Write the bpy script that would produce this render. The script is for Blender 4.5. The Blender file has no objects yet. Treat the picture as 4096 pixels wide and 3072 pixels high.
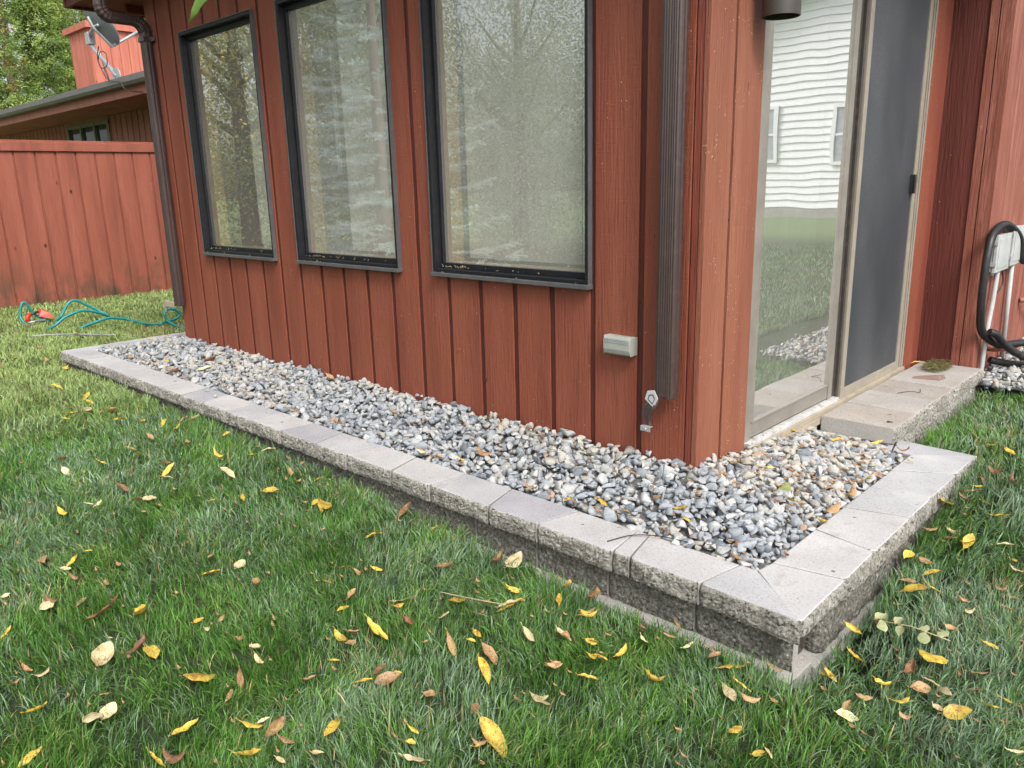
import bpy, bmesh, math, random
import numpy as np
from mathutils import Vector, Matrix, noise as mn

random.seed(7); rng = np.random.default_rng(7)
sc = bpy.context.scene
C = sc.collection
R = math.radians

# ------------------------------------------------------------------ camera
CAM = Vector((1.3697, -2.3740, 1.12))
cam = bpy.data.cameras.new('camera'); co = bpy.data.objects.new('camera', cam); C.objects.link(co)
RX = Vector((0.72638729, 0.6868539, -0.02435611)); UP = Vector((-0.15245218, 0.19557972, 0.96876566)); FW = Vector((-0.67016404, 0.69998592, -0.24677899))
M = Matrix((RX, UP, -FW)).transposed().to_4x4(); M.translation = CAM
co.matrix_world = M
cam.sensor_width = 36; cam.lens = 27.6527; cam.clip_start = 0.05; cam.clip_end = 500
sc.camera = co
# ------------------------------------------------------------------ light
SUN_DIR = Vector((0.78, -0.38, 0.95)).normalized()      # towards the sun
w = bpy.data.worlds.new('World'); sc.world = w; w.use_nodes = True
nt = w.node_tree; bg = nt.nodes['Background']
sky = nt.nodes.new('ShaderNodeTexSky'); sky.sky_type = 'NISHITA'; sky.sun_disc = False
sky.sun_elevation = math.asin(SUN_DIR.z); sky.sun_rotation = math.atan2(SUN_DIR.x, SUN_DIR.y)
sky.dust_density = 4.0; sky.air_density = 1.0; sky.ozone_density = 0.6
hsv = nt.nodes.new('ShaderNodeHueSaturation'); hsv.inputs['Saturation'].default_value = 0.35; hsv.inputs['Value'].default_value = 1.12
nt.links.new(sky.outputs[0], hsv.inputs['Color']); nt.links.new(hsv.outputs[0], bg.inputs[0]); bg.inputs[1].default_value = 0.15
sd = bpy.data.lights.new('sun', 'SUN'); so = bpy.data.objects.new('sun', sd); C.objects.link(so)
sd.energy = 1.5; sd.angle = R(14); sd.color = (1.0, 0.975, 0.94)
so.rotation_euler = SUN_DIR.to_track_quat('Z', 'Y').to_euler()
sc.view_settings.view_transform = 'Standard'; sc.view_settings.look = 'None'
sc.view_settings.gamma = 1; sc.view_settings.exposure = 0.74
sc.render.engine = 'CYCLES'
sc.cycles.max_bounces = 8; sc.cycles.transparent_max_bounces = 12

# ------------------------------------------------------------------ materials
def newmat(name):
    m = bpy.data.materials.new(name); m.use_nodes = True
    return m, m.node_tree, m.node_tree.nodes['Principled BSDF']
def N(t, kind, **kw):
    n = t.nodes.new('ShaderNode' + kind)
    for k, v in kw.items():
        if k in n.inputs: n.inputs[k].default_value = v
        else: setattr(n, k, v)
    return n
def ramp(t, fac, stops):
    r = t.nodes.new('ShaderNodeValToRGB'); cr = r.color_ramp
    while len(cr.elements) < len(stops): cr.elements.new(0.5)
    for e, (p, c) in zip(cr.elements, stops):
        e.position = p; e.color = (*c, 1) if len(c) == 3 else c
    t.links.new(fac, r.inputs[0]); return r.outputs[0]
def coords(t, scale=(1, 1, 1), kind='Object', rot=(0, 0, 0)):
    tc = N(t, 'TexCoord'); mp = N(t, 'Mapping'); mp.inputs['Scale'].default_value = scale; mp.inputs['Rotation'].default_value = rot
    t.links.new(tc.outputs[kind], mp.inputs[0]); return mp.outputs[0]
def noise(t, vec, scale, detail=4, rough=0.5, dist=0.0):
    n = N(t, 'TexNoise'); n.inputs['Scale'].default_value = scale; n.inputs['Detail'].default_value = detail
    n.inputs['Roughness'].default_value = rough; n.inputs['Distortion'].default_value = dist
    t.links.new(vec, n.inputs['Vector']); return n.outputs['Fac']
def mixc(t, a, b, fac, mode='MIX'):
    m = t.nodes.new('ShaderNodeMix'); m.data_type = 'RGBA'; m.blend_type = mode
    for i, v in ((6, a), (7, b), (0, fac)):
        if hasattr(v, 'is_linked'): t.links.new(v, m.inputs[i])
        else: m.inputs[i].default_value = (*v, 1) if i != 0 and len(v) == 3 else v
    return m.outputs[2]
def bump(t, b, h, strength, dist=0.01, prev=None):
    n = N(t, 'Bump'); n.inputs['Strength'].default_value = strength; n.inputs['Distance'].default_value = dist
    t.links.new(h, n.inputs['Height'])
    if prev: t.links.new(prev, n.inputs['Normal'])
    t.links.new(n.outputs[0], b.inputs['Normal']); return n.outputs[0]

def paint_wood(name, base, dark, light, speck=0.0, rough=0.62, saw=0.5, weather=0.0, dirt_z=None, knots=False):
    m, t, b = newmat(name)
    big = noise(t, coords(t, (5, 5, 0.5)), 1.5, 3)
    col = ramp(t, big, [(0.25, dark), (0.5, base), (0.8, light)])
    grain = noise(t, coords(t, (1, 1, 0.045)), 105, 4, 0.65, 0.5)
    g2 = noise(t, coords(t, (1, 1, 0.25)), 60, 3, 0.7, 1.2)
    col = mixc(t, col, dark, ramp(t, grain, [(0.34, (0.6,)*3), (0.48, (0,)*3)]))
    col = mixc(t, col, tuple(c * 0.3 for c in dark), ramp(t, g2, [(0.27, (1,)*3), (0.31, (0,)*3)]))
    if weather:
        wv = noise(t, coords(t, (1, 1, 0.08)), 24, 5, 0.7, 0.6)
        col = mixc(t, col, tuple(min(1, c * 1.45 + 0.05) for c in light), ramp(t, wv, [(0.5, (0,)*3), (0.62, (weather,)*3)]))
    if speck:
        vo = N(t, 'TexVoronoi'); vo.inputs['Scale'].default_value = 85; vo.inputs['Randomness'].default_value = 1
        t.links.new(coords(t, (1, 1, 0.8)), vo.inputs['Vector'])
        near = ramp(t, vo.outputs['Distance'], [(0.10, (1,)*3), (0.17, (0,)*3)])
        msk = ramp(t, noise(t, coords(t), 7, 2), [(0.5, (0,)*3), (0.6, (1,)*3)])
        pick = N(t, 'Math', operation='GREATER_THAN'); pick.inputs[1].default_value = 1 - speck
        sx = N(t, 'SeparateColor'); t.links.new(vo.outputs['Color'], sx.inputs[0]); t.links.new(sx.outputs[0], pick.inputs[0])
        p2 = N(t, 'Math', operation='MULTIPLY'); t.links.new(near, p2.inputs[0]); t.links.new(msk, p2.inputs[1])
        p3 = N(t, 'Math', operation='MULTIPLY'); t.links.new(p2.outputs[0], p3.inputs[0]); t.links.new(pick.outputs[0], p3.inputs[1])
        col = mixc(t, col, (0.62, 0.52, 0.42), p3.outputs[0])
    if knots:
        vk = N(t, 'TexVoronoi'); vk.inputs['Scale'].default_value = 5.5; t.links.new(coords(t, (1, 1, 0.55)), vk.inputs['Vector'])
        sk_ = N(t, 'SeparateColor'); t.links.new(vk.outputs['Color'], sk_.inputs[0]); gk = N(t, 'Math', operation='GREATER_THAN'); gk.inputs[1].default_value = 0.62; t.links.new(sk_.outputs[0], gk.inputs[0])
        kk = N(t, 'Math', operation='MULTIPLY'); t.links.new(ramp(t, vk.outputs['Distance'], [(0.045, (1,)*3), (0.10, (0,)*3)]), kk.inputs[0]); t.links.new(gk.outputs[0], kk.inputs[1])
        col = mixc(t, col, (0.03, 0.012, 0.008), kk.outputs[0])
    if dirt_z is not None:
        z0, z1 = dirt_z
        ge = N(t, 'NewGeometry'); sp = N(t, 'SeparateXYZ'); t.links.new(ge.outputs['Position'], sp.inputs[0])
        mr = N(t, 'MapRange'); t.links.new(sp.outputs[2], mr.inputs[0])
        mr.inputs[1].default_value = z1; mr.inputs[2].default_value = z0; mr.inputs[3].default_value = 0; mr.inputs[4].default_value = 1
        dn = noise(t, coords(t, (1, 1, 0.4)), 6, 5, 0.7)
        a = N(t, 'Math', operation='MULTIPLY'); t.links.new(mr.outputs[0], a.inputs[0]); t.links.new(ramp(t, dn, [(0.42, (0,)*3), (0.6, (1,)*3)]), a.inputs[1])
        col = mixc(t, col, (0.07, 0.05, 0.03), a.outputs[0])
    t.links.new(col, b.inputs['Base Color']); b.inputs['Roughness'].default_value = rough
    b.inputs['Specular IOR Level'].default_value = 0.35
    n1 = bump(t, b, grain, 0.9, 0.007)
    sawn = noise(t, coords(t, (0.12, 0.12, 1)), 160, 3, 0.6)
    n2 = bump(t, b, sawn, saw, 0.002, n1)
    bump(t, b, noise(t, coords(t, (1, 1, 0.3)), 45, 3), 0.35, 0.004, n2)
    return m
def plain(name, col, rough=0.5, metal=0.0, spec=0.5, var=0.15, bscale=60, bstr=0.1, dirt=0.0, coat=0.0):
    m, t, b = newmat(name)
    n = noise(t, coords(t), 9, 5, 0.6)
    c0 = tuple(max(0, c * (1 - var)) for c in col); c1 = tuple(min(1, c * (1 + var)) for c in col)
    c = ramp(t, n, [(0.3, c0), (0.7, c1)])
    if dirt:
        dn = noise(t, coords(t), 38, 6, 0.75)
        c = mixc(t, c, (0.22, 0.17, 0.11), ramp(t, dn, [(0.52, (0,)*3), (0.66, (dirt,)*3)]))
    t.links.new(c, b.inputs['Base Color']); b.inputs['Roughness'].default_value = rough; b.inputs['Metallic'].default_value = metal
    b.inputs['Specular IOR Level'].default_value = spec; b.inputs['Coat Weight'].default_value = coat
    bump(t, b, noise(t, coords(t), bscale, 4, 0.6), bstr, 0.003)
    return m
RED = (0.228, 0.062, 0.034); REDD = (0.168, 0.043, 0.023); REDL = (0.268, 0.080, 0.046)
mat = {}
mat['siding'] = paint_wood('siding_paint', RED, REDD, REDL, 0.10, saw=0.9)
mat['siding_groove'] = paint_wood('groove_shade_dirt', (0.085, 0.020, 0.013), (0.06, 0.014, 0.009), (0.10, 0.025, 0.016), saw=0.1)  # darker red puts the grooves' shade and dirt into the colour
mat['corner'] = paint_wood('corner_paint', (0.245, 0.086, 0.049), (0.19, 0.062, 0.035), (0.285, 0.11, 0.066), 0.55, saw=0.3)
mat['trim'] = paint_wood('trim_paint', (0.20, 0.050, 0.030), (0.15, 0.035, 0.022), (0.25, 0.07, 0.04), saw=0.1)
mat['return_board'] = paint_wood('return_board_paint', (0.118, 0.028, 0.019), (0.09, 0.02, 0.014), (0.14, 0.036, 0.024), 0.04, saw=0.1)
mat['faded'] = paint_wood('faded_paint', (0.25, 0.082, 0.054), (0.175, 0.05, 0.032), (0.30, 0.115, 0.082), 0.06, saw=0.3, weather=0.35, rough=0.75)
mat['fence'] = paint_wood('fence_paint', (0.275, 0.082, 0.050), (0.20, 0.057, 0.036), (0.33, 0.108, 0.07), 0.0, saw=0.3, dirt_z=(-0.1, 0.45), knots=True)
mat['neighbour'] = paint_wood('neighbour_paint', (0.40, 0.15, 0.10), (0.31, 0.11, 0.078), (0.46, 0.19, 0.13), saw=0.1)
mat['chimney'] = paint_wood('chimney_paint', (0.46, 0.15, 0.10), (0.38, 0.11, 0.075), (0.52, 0.19, 0.13), saw=0.1)
mat['black_frame'] = plain('black_window_frame', (0.011, 0.012, 0.015), 0.45, spec=0.3, dirt=0.06, bstr=0.05)
mat['frame_edge'] = plain('weathered_frame_edge', (0.085, 0.085, 0.09), 0.5, dirt=0.3, bstr=0.1)
mat['jamb'] = plain('tan_inner_jamb', (0.62, 0.42, 0.17), 0.6)
mat['blind'] = plain('blind_fabric', (0.80, 0.78, 0.75), 0.8, bscale=300, bstr=0.2)
mat['blind_dark'] = plain('dark_gap', (0.02, 0.02, 0.02), 0.8)
mat['room'] = plain('room_wall', (0.30, 0.26, 0.2), 0.9)
mat['downspout'] = plain('brown_metal', (0.052, 0.033, 0.031), 0.36, spec=0.6, bscale=14, bstr=0.05, dirt=0.12)
mat['gutter'] = plain('grey_brown_gutter', (0.14, 0.125, 0.115), 0.4, spec=0.6, bstr=0.03)
mat['alu'] = plain('aged_aluminium', (0.25, 0.23, 0.20), 0.45, metal=0.25, dirt=0.35)
mat['alu_tan'] = plain('tan_frame', (0.27, 0.24, 0.195), 0.5, dirt=0.3)
mat['alu_dark'] = plain('dark_bronze_frame', (0.05, 0.042, 0.038), 0.4, dirt=0.25)
mat['white_sill'] = plain('white_sill', (0.48, 0.48, 0.47), 0.5, dirt=0.8)
mat['white'] = plain('white_plastic', (0.42, 0.43, 0.43), 0.45, dirt=0.15)
mat['grey_plastic'] = plain('grey_plastic', (0.36, 0.38, 0.375), 0.5, dirt=0.15)
mat['vent_grey'] = plain('vent_grey', (0.32, 0.33, 0.29), 0.5, bstr=0.03)
mat['lamp_metal'] = plain('dark_lamp_metal', (0.045, 0.038, 0.032), 0.5, bstr=0.03)
mat['black'] = plain('black_rubber', (0.02, 0.02, 0.022), 0.45, bstr=0.05, dirt=0.15)
mat['galv'] = plain('galvanised', (0.42, 0.43, 0.44), 0.42, metal=0.5, bstr=0.05)
mat['dish'] = plain('dish_grey', (0.20, 0.22, 0.24), 0.35, bstr=0.02)
mat['teal'] = plain('teal_hose', (0.015, 0.22, 0.22), 0.35, bstr=0.03)
mat['red_plastic'] = plain('red_plastic', (0.62, 0.03, 0.015), 0.4)
mat['beige'] = plain('beige_plastic', (0.34, 0.29, 0.22), 0.55, dirt=0.4)
mat['clap'] = plain('white_clapboard', (0.78, 0.79, 0.80), 0.6, var=0.03)
mat['roof'] = plain('grey_shingles', (0.16, 0.155, 0.15), 0.9, bscale=30, bstr=0.6)
mat['bark'] = plain('bark', (0.22, 0.17, 0.13), 0.9, bscale=25, bstr=0.9)
mat['copper'] = plain('painted_pipe', (0.36, 0.15, 0.1), 0.5)
mat['dark_glass'] = plain('dark_window_glass', (0.03, 0.05, 0.045), 0.08, spec=0.25, var=0.3, bstr=0.0)
mat['wedge'] = plain('brown_chip', (0.19, 0.115, 0.09), 0.45, bscale=20, bstr=0.4)
mat['twig'] = plain('straw', (0.42, 0.32, 0.18), 0.8)
mat['debris'] = plain('dark_debris', (0.03, 0.022, 0.016), 0.9)
mat['soil'] = plain('bed_soil', (0.10, 0.095, 0.09), 0.95, bscale=40, bstr=1.0)

# screen door mesh
m, t, b = newmat('screen_mesh'); mat['screen'] = m
sp = noise(t, coords(t), 330, 2, 0.7); dz = noise(t, coords(t, (1, 1, 0.6)), 3, 4)
ms = N(t, 'Math', operation='MULTIPLY'); t.links.new(ramp(t, sp, [(0.62, (0,)*3), (0.68, (1,)*3)]), ms.inputs[0]); t.links.new(ramp(t, dz, [(0.42, (0,)*3), (0.62, (1,)*3)]), ms.inputs[1])
c = mixc(t, ramp(t, dz, [(0.3, (0.030, 0.034, 0.040)), (0.7, (0.050, 0.056, 0.064))]), (0.30, 0.27, 0.23), ms.outputs[0])
t.links.new(c, b.inputs['Base Color']); b.inputs['Roughness'].default_value = 0.5; bump(t, b, sp, 0.15, 0.001)

def glass(name, ior=1.75, wav=0.0, wscale=3.0, tint=(0.93, 0.95, 0.93), dust=0.06, base=0.0):
    m = bpy.data.materials.new(name); m.use_nodes = True; t = m.node_tree; t.nodes.clear()
    out = N(t, 'OutputMaterial'); tr = N(t, 'BsdfTransparent'); tr.inputs[0].default_value = (*tint, 1)
    gl = N(t, 'BsdfGlossy'); gl.inputs['Roughness'].default_value = 0.0; gl.inputs[0].default_value = (1, 1, 1, 1)
    fr = N(t, 'Fresnel'); fr.inputs[0].default_value = ior
    ad = N(t, 'Math', operation='ADD'); ad.inputs[1].default_value = base; ad.use_clamp = True; t.links.new(fr.outputs[0], ad.inputs[0])
    ge = N(t, 'NewGeometry'); fb = N(t, 'Math', operation='SUBTRACT'); fb.inputs[0].default_value = 1; t.links.new(ge.outputs['Backfacing'], fb.inputs[1]); am = N(t, 'Math', operation='MULTIPLY'); t.links.new(ad.outputs[0], am.inputs[0]); t.links.new(fb.outputs[0], am.inputs[1]); ad = am
    mx = N(t, 'MixShader'); t.links.new(ad.outputs[0], mx.inputs[0]); t.links.new(tr.outputs[0], mx.inputs[1]); t.links.new(gl.outputs[0], mx.inputs[2])
    if wav:
        bu = N(t, 'Bump'); bu.inputs['Strength'].default_value = 1; bu.inputs['Distance'].default_value = wav
        t.links.new(noise(t, coords(t, (1, 1, 1)), wscale, 1), bu.inputs['Height']); t.links.new(bu.outputs[0], gl.inputs['Normal'])
    df = N(t, 'BsdfDiffuse'); df.inputs[0].default_value = (0.62, 0.60, 0.55, 1)
    dn = noise(t, coords(t), 420, 2, 0.6); dl = noise(t, coords(t), 4, 3)
    fac = N(t, 'Math', operation='MULTIPLY'); t.links.new(ramp(t, dn, [(0.66, (0,)*3), (0.7, (1,)*3)]), fac.inputs[0]); t.links.new(ramp(t, dl, [(0.4, (0,)*3), (0.6, (1,)*3)]), fac.inputs[1])
    f2 = N(t, 'Math', operation='MAXIMUM'); f2.inputs[1].default_value = dust; t.links.new(fac.outputs[0], f2.inputs[0])
    m2 = N(t, 'MixShader'); f3 = N(t, 'Math', operation='MULTIPLY'); t.links.new(f2.outputs[0], f3.inputs[0]); t.links.new(fb.outputs[0], f3.inputs[1]); t.links.new(f3.outputs[0], m2.inputs[0]); t.links.new(mx.outputs[0], m2.inputs[1]); t.links.new(df.outputs[0], m2.inputs[2])
    t.links.new(m2.outputs[0], out.inputs[0]); return m
mat['win_glass'] = glass('window_glass', 1.7, base=0.38, dust=0.12)
mat['screened_glass'] = glass('screened_window_glass', 1.7, base=0.38, dust=0.24)
mat['door_glass'] = glass('door_glass', 2.0, wav=0.0009, wscale=2.6, base=0.55, dust=0.13)

# concrete
def concrete(name, a, b_, rough_face=False):
    m, t, b = newmat(name)
    oi = N(t, 'ObjectInfo'); big = noise(t, coords(t, kind='Object'), 3.2, 4, 0.6)
    if rough_face:
        n1 = noise(t, coords(t), 78, 6, 0.8); n2 = noise(t, coords(t), 7, 3, 0.6)
        c = ramp(t, n1, [(0.39, (0.03, 0.028, 0.025)), (0.46, a), (0.56, b_), (0.66, (0.80, 0.78, 0.72))])
        c = mixc(t, c, (0.14, 0.13, 0.105), ramp(t, n2, [(0.45, (0,)*3), (0.62, (0.35,)*3)]))
        t.links.new(c, b.inputs['Base Color']); b.inputs['Roughness'].default_value = 0.95
        x = bump(t, b, n1, 1.0, 0.02); bump(t, b, noise(t, coords(t), 120, 4, 0.7), 0.7, 0.004, x)
    else:
        c = ramp(t, big, [(0.3, a), (0.7, b_)])
        fine = noise(t, coords(t), 130, 5, 0.8)
        c = mixc(t, c, tuple(v * 0.5 for v in a), ramp(t, fine, [(0.36, (0.8,)*3), (0.46, (0,)*3)]))
        c = mixc(t, c, (0.75, 0.74, 0.72), ramp(t, fine, [(0.60, (0,)*3), (0.68, (0.5,)*3)]))
        st = noise(t, coords(t), 11, 6, 0.7, 0.6)
        c = mixc(t, c, (0.25, 0.21, 0.17), ramp(t, st, [(0.56, (0,)*3), (0.72, (0.5,)*3)]))
        c = mixc(t, c, (0.06, 0.055, 0.05), ramp(t, noise(t, coords(t), 33, 2, 0.4), [(0.735, (0,)*3), (0.76, (0.8,)*3)]))
        t.links.new(c, b.inputs['Base Color']); b.inputs['Roughness'].default_value = 0.9
        bump(t, b, fine, 0.6, 0.003)
    return m
mat['cap_light'] = concrete('cap_light', (0.36, 0.35, 0.345), (0.48, 0.47, 0.46))
mat['cap_mid'] = concrete('cap_mid', (0.31, 0.31, 0.32), (0.44, 0.435, 0.44))
mat['cap_dark'] = concrete('cap_dark', (0.27, 0.27, 0.29), (0.37, 0.365, 0.38))
mat['cap_tan'] = concrete('cap_tan', (0.25, 0.22, 0.19), (0.35, 0.315, 0.28))
mat['rough'] = concrete('split_face', (0.36, 0.335, 0.29), (0.56, 0.53, 0.47), True)
mat['rough_dark'] = concrete('shaded_split_face', (0.18, 0.17, 0.14), (0.31, 0.295, 0.25), True)  # darker copy for lower blocks: shadow under the cap lip put into colour
mat['cap_tan2'] = concrete('cap_tan2', (0.29, 0.265, 0.24), (0.39, 0.365, 0.34))
mat['smooth_block'] = concrete('block_end', (0.30, 0.29, 0.27), (0.38, 0.36, 0.33))

def attr_mat(name, rough=0.6, trans=0.0, spec=0.4, nscale=0, bstr=0.0, var=0.0):
    m, t, b = newmat(name)
    at = N(t, 'Attribute'); at.attribute_name = 'Col'; c = at.outputs['Color']
    if nscale:
        n = noise(t, coords(t), nscale, 5, 0.7)
        c = mixc(t, c, (0.0, 0.0, 0.0), ramp(t, n, [(0.35, (var,)*3), (0.5, (0,)*3)]))
        c = mixc(t, c, (0.9, 0.9, 0.9), ramp(t, n, [(0.55, (0,)*3), (0.7, (var * 0.7,)*3)]))
        if bstr: bump(t, b, n, bstr, 0.003)
    t.links.new(c, b.inputs['Base Color']); b.inputs['Roughness'].default_value = rough; b.inputs['Specular IOR Level'].default_value = spec
    if trans:
        tl = N(t, 'BsdfTranslucent'); t.links.new(c, tl.inputs[0]); mx = N(t, 'MixShader'); mx.inputs[0].default_value = trans
        t.links.new(b.outputs[0], mx.inputs[1]); t.links.new(tl.outputs[0], mx.inputs[2]); t.links.new(mx.outputs[0], t.nodes['Material Output'].inputs[0])
    return m
mat['grass'] = attr_mat('grass_blades', 0.5, 0.25, 0.35)
mat['foliage'] = attr_mat('tree_foliage', 0.6, 0.5, 0.3)
mat['rock'] = attr_mat('gravel_stone', 0.9, 0, 0.2, 150, 0.4, 0.22)

def leafmat(name, base, edge, spot):
    m, t, b = newmat(name)
    oi = N(t, 'ObjectInfo'); cm = N(t, 'VectorMath', operation='ADD'); tc = N(t, 'TexCoord')
    sc_ = N(t, 'VectorMath', operation='SCALE'); sc_.inputs['Scale'].default_value = 7.3
    t.links.new(oi.outputs['Location'], sc_.inputs[0]); t.links.new(tc.outputs['Object'], cm.inputs[0]); t.links.new(sc_.outputs[0], cm.inputs[1])
    n = noise(t, cm.outputs[0], 38, 3, 0.6); n2 = noise(t, cm.outputs[0], 190, 3, 0.6)
    c = ramp(t, n, [(0.35, base), (0.50, base), (0.64, edge)])
    c = mixc(t, c, spot, ramp(t, n2, [(0.57, (0,)*3), (0.66, (0.85,)*3)]))
    hs = N(t, 'HueSaturation'); rr = N(t, 'MapRange'); t.links.new(oi.outputs['Random'], rr.inputs[0]); rr.inputs[3].default_value = 0.75; rr.inputs[4].default_value = 1.2
    t.links.new(rr.outputs[0], hs.inputs['Value']); t.links.new(c, hs.inputs['Color']); c = hs.outputs[0]
    t.links.new(c, b.inputs['Base Color']); b.inputs['Roughness'].default_value = 0.55; bump(t, b, n2, 0.3, 0.001)
    tl = N(t, 'BsdfTranslucent'); t.links.new(c, tl.inputs[0]); mx = N(t, 'MixShader'); mx.inputs[0].default_value = 0.2
    t.links.new(b.outputs[0], mx.inputs[1]); t.links.new(tl.outputs[0], mx.inputs[2]); t.links.new(mx.outputs[0], t.nodes['Material Output'].inputs[0])
    return m
leaf_mats = {'y': leafmat('leaf_yellow', (0.72, 0.52, 0.08), (0.45, 0.25, 0.05), (0.14, 0.07, 0.02)),
             'p': leafmat('leaf_pale', (0.72, 0.62, 0.36), (0.55, 0.40, 0.20), (0.25, 0.13, 0.05)),
             't': leafmat('leaf_tan', (0.48, 0.30, 0.14), (0.32, 0.17, 0.08), (0.12, 0.06, 0.03)),
             'b': leafmat('leaf_brown', (0.22, 0.11, 0.055), (0.34, 0.19, 0.10), (0.06, 0.03, 0.02)),
             'r': leafmat('leaf_rust', (0.30, 0.125, 0.055), (0.22, 0.09, 0.04), (0.08, 0.03, 0.02)),
             'g': leafmat('leaf_green', (0.22, 0.28, 0.08), (0.30, 0.28, 0.10), (0.12, 0.12, 0.04))}

# ------------------------------------------------------------------ helpers
def tag(o, label=None, cat=None, group=None, kind=None):
    if label: o['label'] = label
    if cat: o['category'] = cat
    if group: o['group'] = group
    if kind: o['kind'] = kind
    return o
def empty(name, loc, label, cat, group=None):
    o = bpy.data.objects.new(name, None); C.objects.link(o); o.location = loc; o.empty_display_size = 0.1
    return tag(o, label, cat, group)
def link(name, me, mats, parent=None):
    o = bpy.data.objects.new(name, me); C.objects.link(o)
    if not isinstance(mats, (list, tuple)): mats = [mats]
    for m_ in mats: me.materials.append(m_)
    if parent is not None:
        o.parent = parent; o.matrix_parent_inverse = Matrix.Translation(parent.location).inverted() if parent.parent is None else Matrix.Identity(4)
    return o
class MB:
    def __init__(s): s.v = []; s.f = []; s.mi = []; s.sm = []
    def add(s, vs, fs, mi=0, smooth=False):
        k = len(s.v); s.v += [tuple(v) for v in vs]
        for f in fs: s.f.append([k + i for i in f]); s.mi.append(mi); s.sm.append(smooth)
        return s
    def box(s, x0, x1, y0, y1, z0, z1, mi=0):
        v = [(x0, y0, z0), (x1, y0, z0), (x1, y1, z0), (x0, y1, z0), (x0, y0, z1), (x1, y0, z1), (x1, y1, z1), (x0, y1, z1)]
        return s.add(v, [(0, 3, 2, 1), (4, 5, 6, 7), (0, 1, 5, 4), (1, 2, 6, 5), (2, 3, 7, 6), (3, 0, 4, 7)], mi)
    def prism(s, pts, z0, z1, mi=0):     # plan polygon extruded in z
        n = len(pts); v = [(*p, z0) for p in pts] + [(*p, z1) for p in pts]
        return s.add(v, [tuple(range(n))[::-1], tuple(range(n, 2 * n))] + [(i, (i + 1) % n, n + (i + 1) % n, n + i) for i in range(n)], mi)
    def loft(s, rings, closed=True, cap=True, mi=0, smooth=True):
        n = len(rings[0]); v = [p for r_ in rings for p in r_]; f = []
        for a in range(len(rings) - 1):
            for i in range(n if closed else n - 1):
                j = (i + 1) % n; f.append((a * n + i, a * n + j, (a + 1) * n + j, (a + 1) * n + i))
        s.add(v, f, mi, smooth)
        if cap and closed:
            k = len(s.v) - len(v)
            s.f.append([k + i for i in range(n)][::-1]); s.mi.append(mi); s.sm.append(False)
            s.f.append([k + (len(rings) - 1) * n + i for i in range(n)]); s.mi.append(mi); s.sm.append(False)
        return s
    def tube(s, path, rad, seg=10, mi=0, rib=None, smooth=True, section=None):
        P = [Vector(p) for p in path]; rings = []; up = None
        for i, p in enumerate(P):
            d = (P[min(i + 1, len(P) - 1)] - P[max(i - 1, 0)]).normalized()
            if up is None:
                up = Vector((0, 0, 1)) if abs(d.z) < 0.95 else Vector((0, 1, 0))
            x = d.cross(up).normalized(); up = x.cross(d).normalized()
            r_ = rad(i / (len(P) - 1)) if callable(rad) else rad
            if rib: r_ *= rib(i)
            if section: rings.append([p + x * a + up * b_ for a, b_ in section])
            else: rings.append([p + (x * math.cos(2 * math.pi * k / seg) + up * math.sin(2 * math.pi * k / seg)) * r_ for k in range(seg)])
        return s.loft(rings, mi=mi, smooth=smooth)
    def build(s, name, mats, parent=None, bevel=0.0):
        me = bpy.data.meshes.new(name); me.from_pydata(s.v, [], s.f)
        me.polygons.foreach_set('material_index', s.mi); me.polygons.foreach_set('use_smooth', s.sm); me.update()
        o = link(name, me, mats, parent)
        if bevel:
            bm_ = o.modifiers.new('bevel', 'BEVEL'); bm_.width = bevel; bm_.segments = 2; bm_.limit_method = 'ANGLE'; bm_.angle_limit = R(50)
        return o
def spline(pts, n=12):
    P = [Vector(p) for p in pts]; P = [P[0] * 2 - P[1]] + P + [P[-1] * 2 - P[-2]]; out = []
    for i in range(1, len(P) - 2):
        for k in range(n):
            t_ = k / n; a, b_, c_, d = P[i - 1], P[i], P[i + 1], P[i + 2]
            out.append(0.5 * ((2 * b_) + (c_ - a) * t_ + (2 * a - 5 * b_ + 4 * c_ - d) * t_ ** 2 + (3 * b_ - a - 3 * c_ + d) * t_ ** 3))
    out.append(P[-2]); return out
def np_mesh(name, verts, loops, sizes, cols, m_, parent=None):
    me = bpy.data.meshes.new(name); nv = len(verts); nf = len(sizes)
    me.vertices.add(nv); me.vertices.foreach_set('co', verts.astype(np.float32).ravel())
    me.loops.add(len(loops)); me.loops.foreach_set('vertex_index', loops.astype(np.int32))
    me.polygons.add(nf); st = np.concatenate([[0], np.cumsum(sizes)[:-1]]).astype(np.int32)
    me.polygons.foreach_set('loop_start', st)
    try: me.polygons.foreach_set('loop_total', sizes.astype(np.int32))
    except Exception: pass
    me.update(calc_edges=True)
    ca = me.color_attributes.new('Col', 'FLOAT_COLOR', 'POINT')
    c4 = np.ones((nv, 4), np.float32); c4[:, :3] = cols; ca.data.foreach_set('color', c4.ravel())
    return link(name, me, m_, parent)
def ss(a, b_, x):
    t_ = np.clip((x - a) / (b_ - a), 0, 1); return t_ * t_ * (3 - 2 * t_)
def vnoise(x, y, seed=0):
    xi = np.floor(x).astype(np.int64); yi = np.floor(y).astype(np.int64); fx = x - xi; fy = y - yi
    fx = fx * fx * (3 - 2 * fx); fy = fy * fy * (3 - 2 * fy)
    def h(a, b_):
        n = (a * 374761393 + b_ * 668265263 + seed * 974711) & 0x7fffffff
        n = ((n ^ (n >> 13)) * 1274126177) & 0x7fffffff
        return ((n ^ (n >> 16)) & 0xffff) / 65535.0
    return (h(xi, yi) * (1 - fx) + h(xi + 1, yi) * fx) * (1 - fy) + (h(xi, yi + 1) * (1 - fx) + h(xi + 1, yi + 1) * fx) * fy
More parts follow.
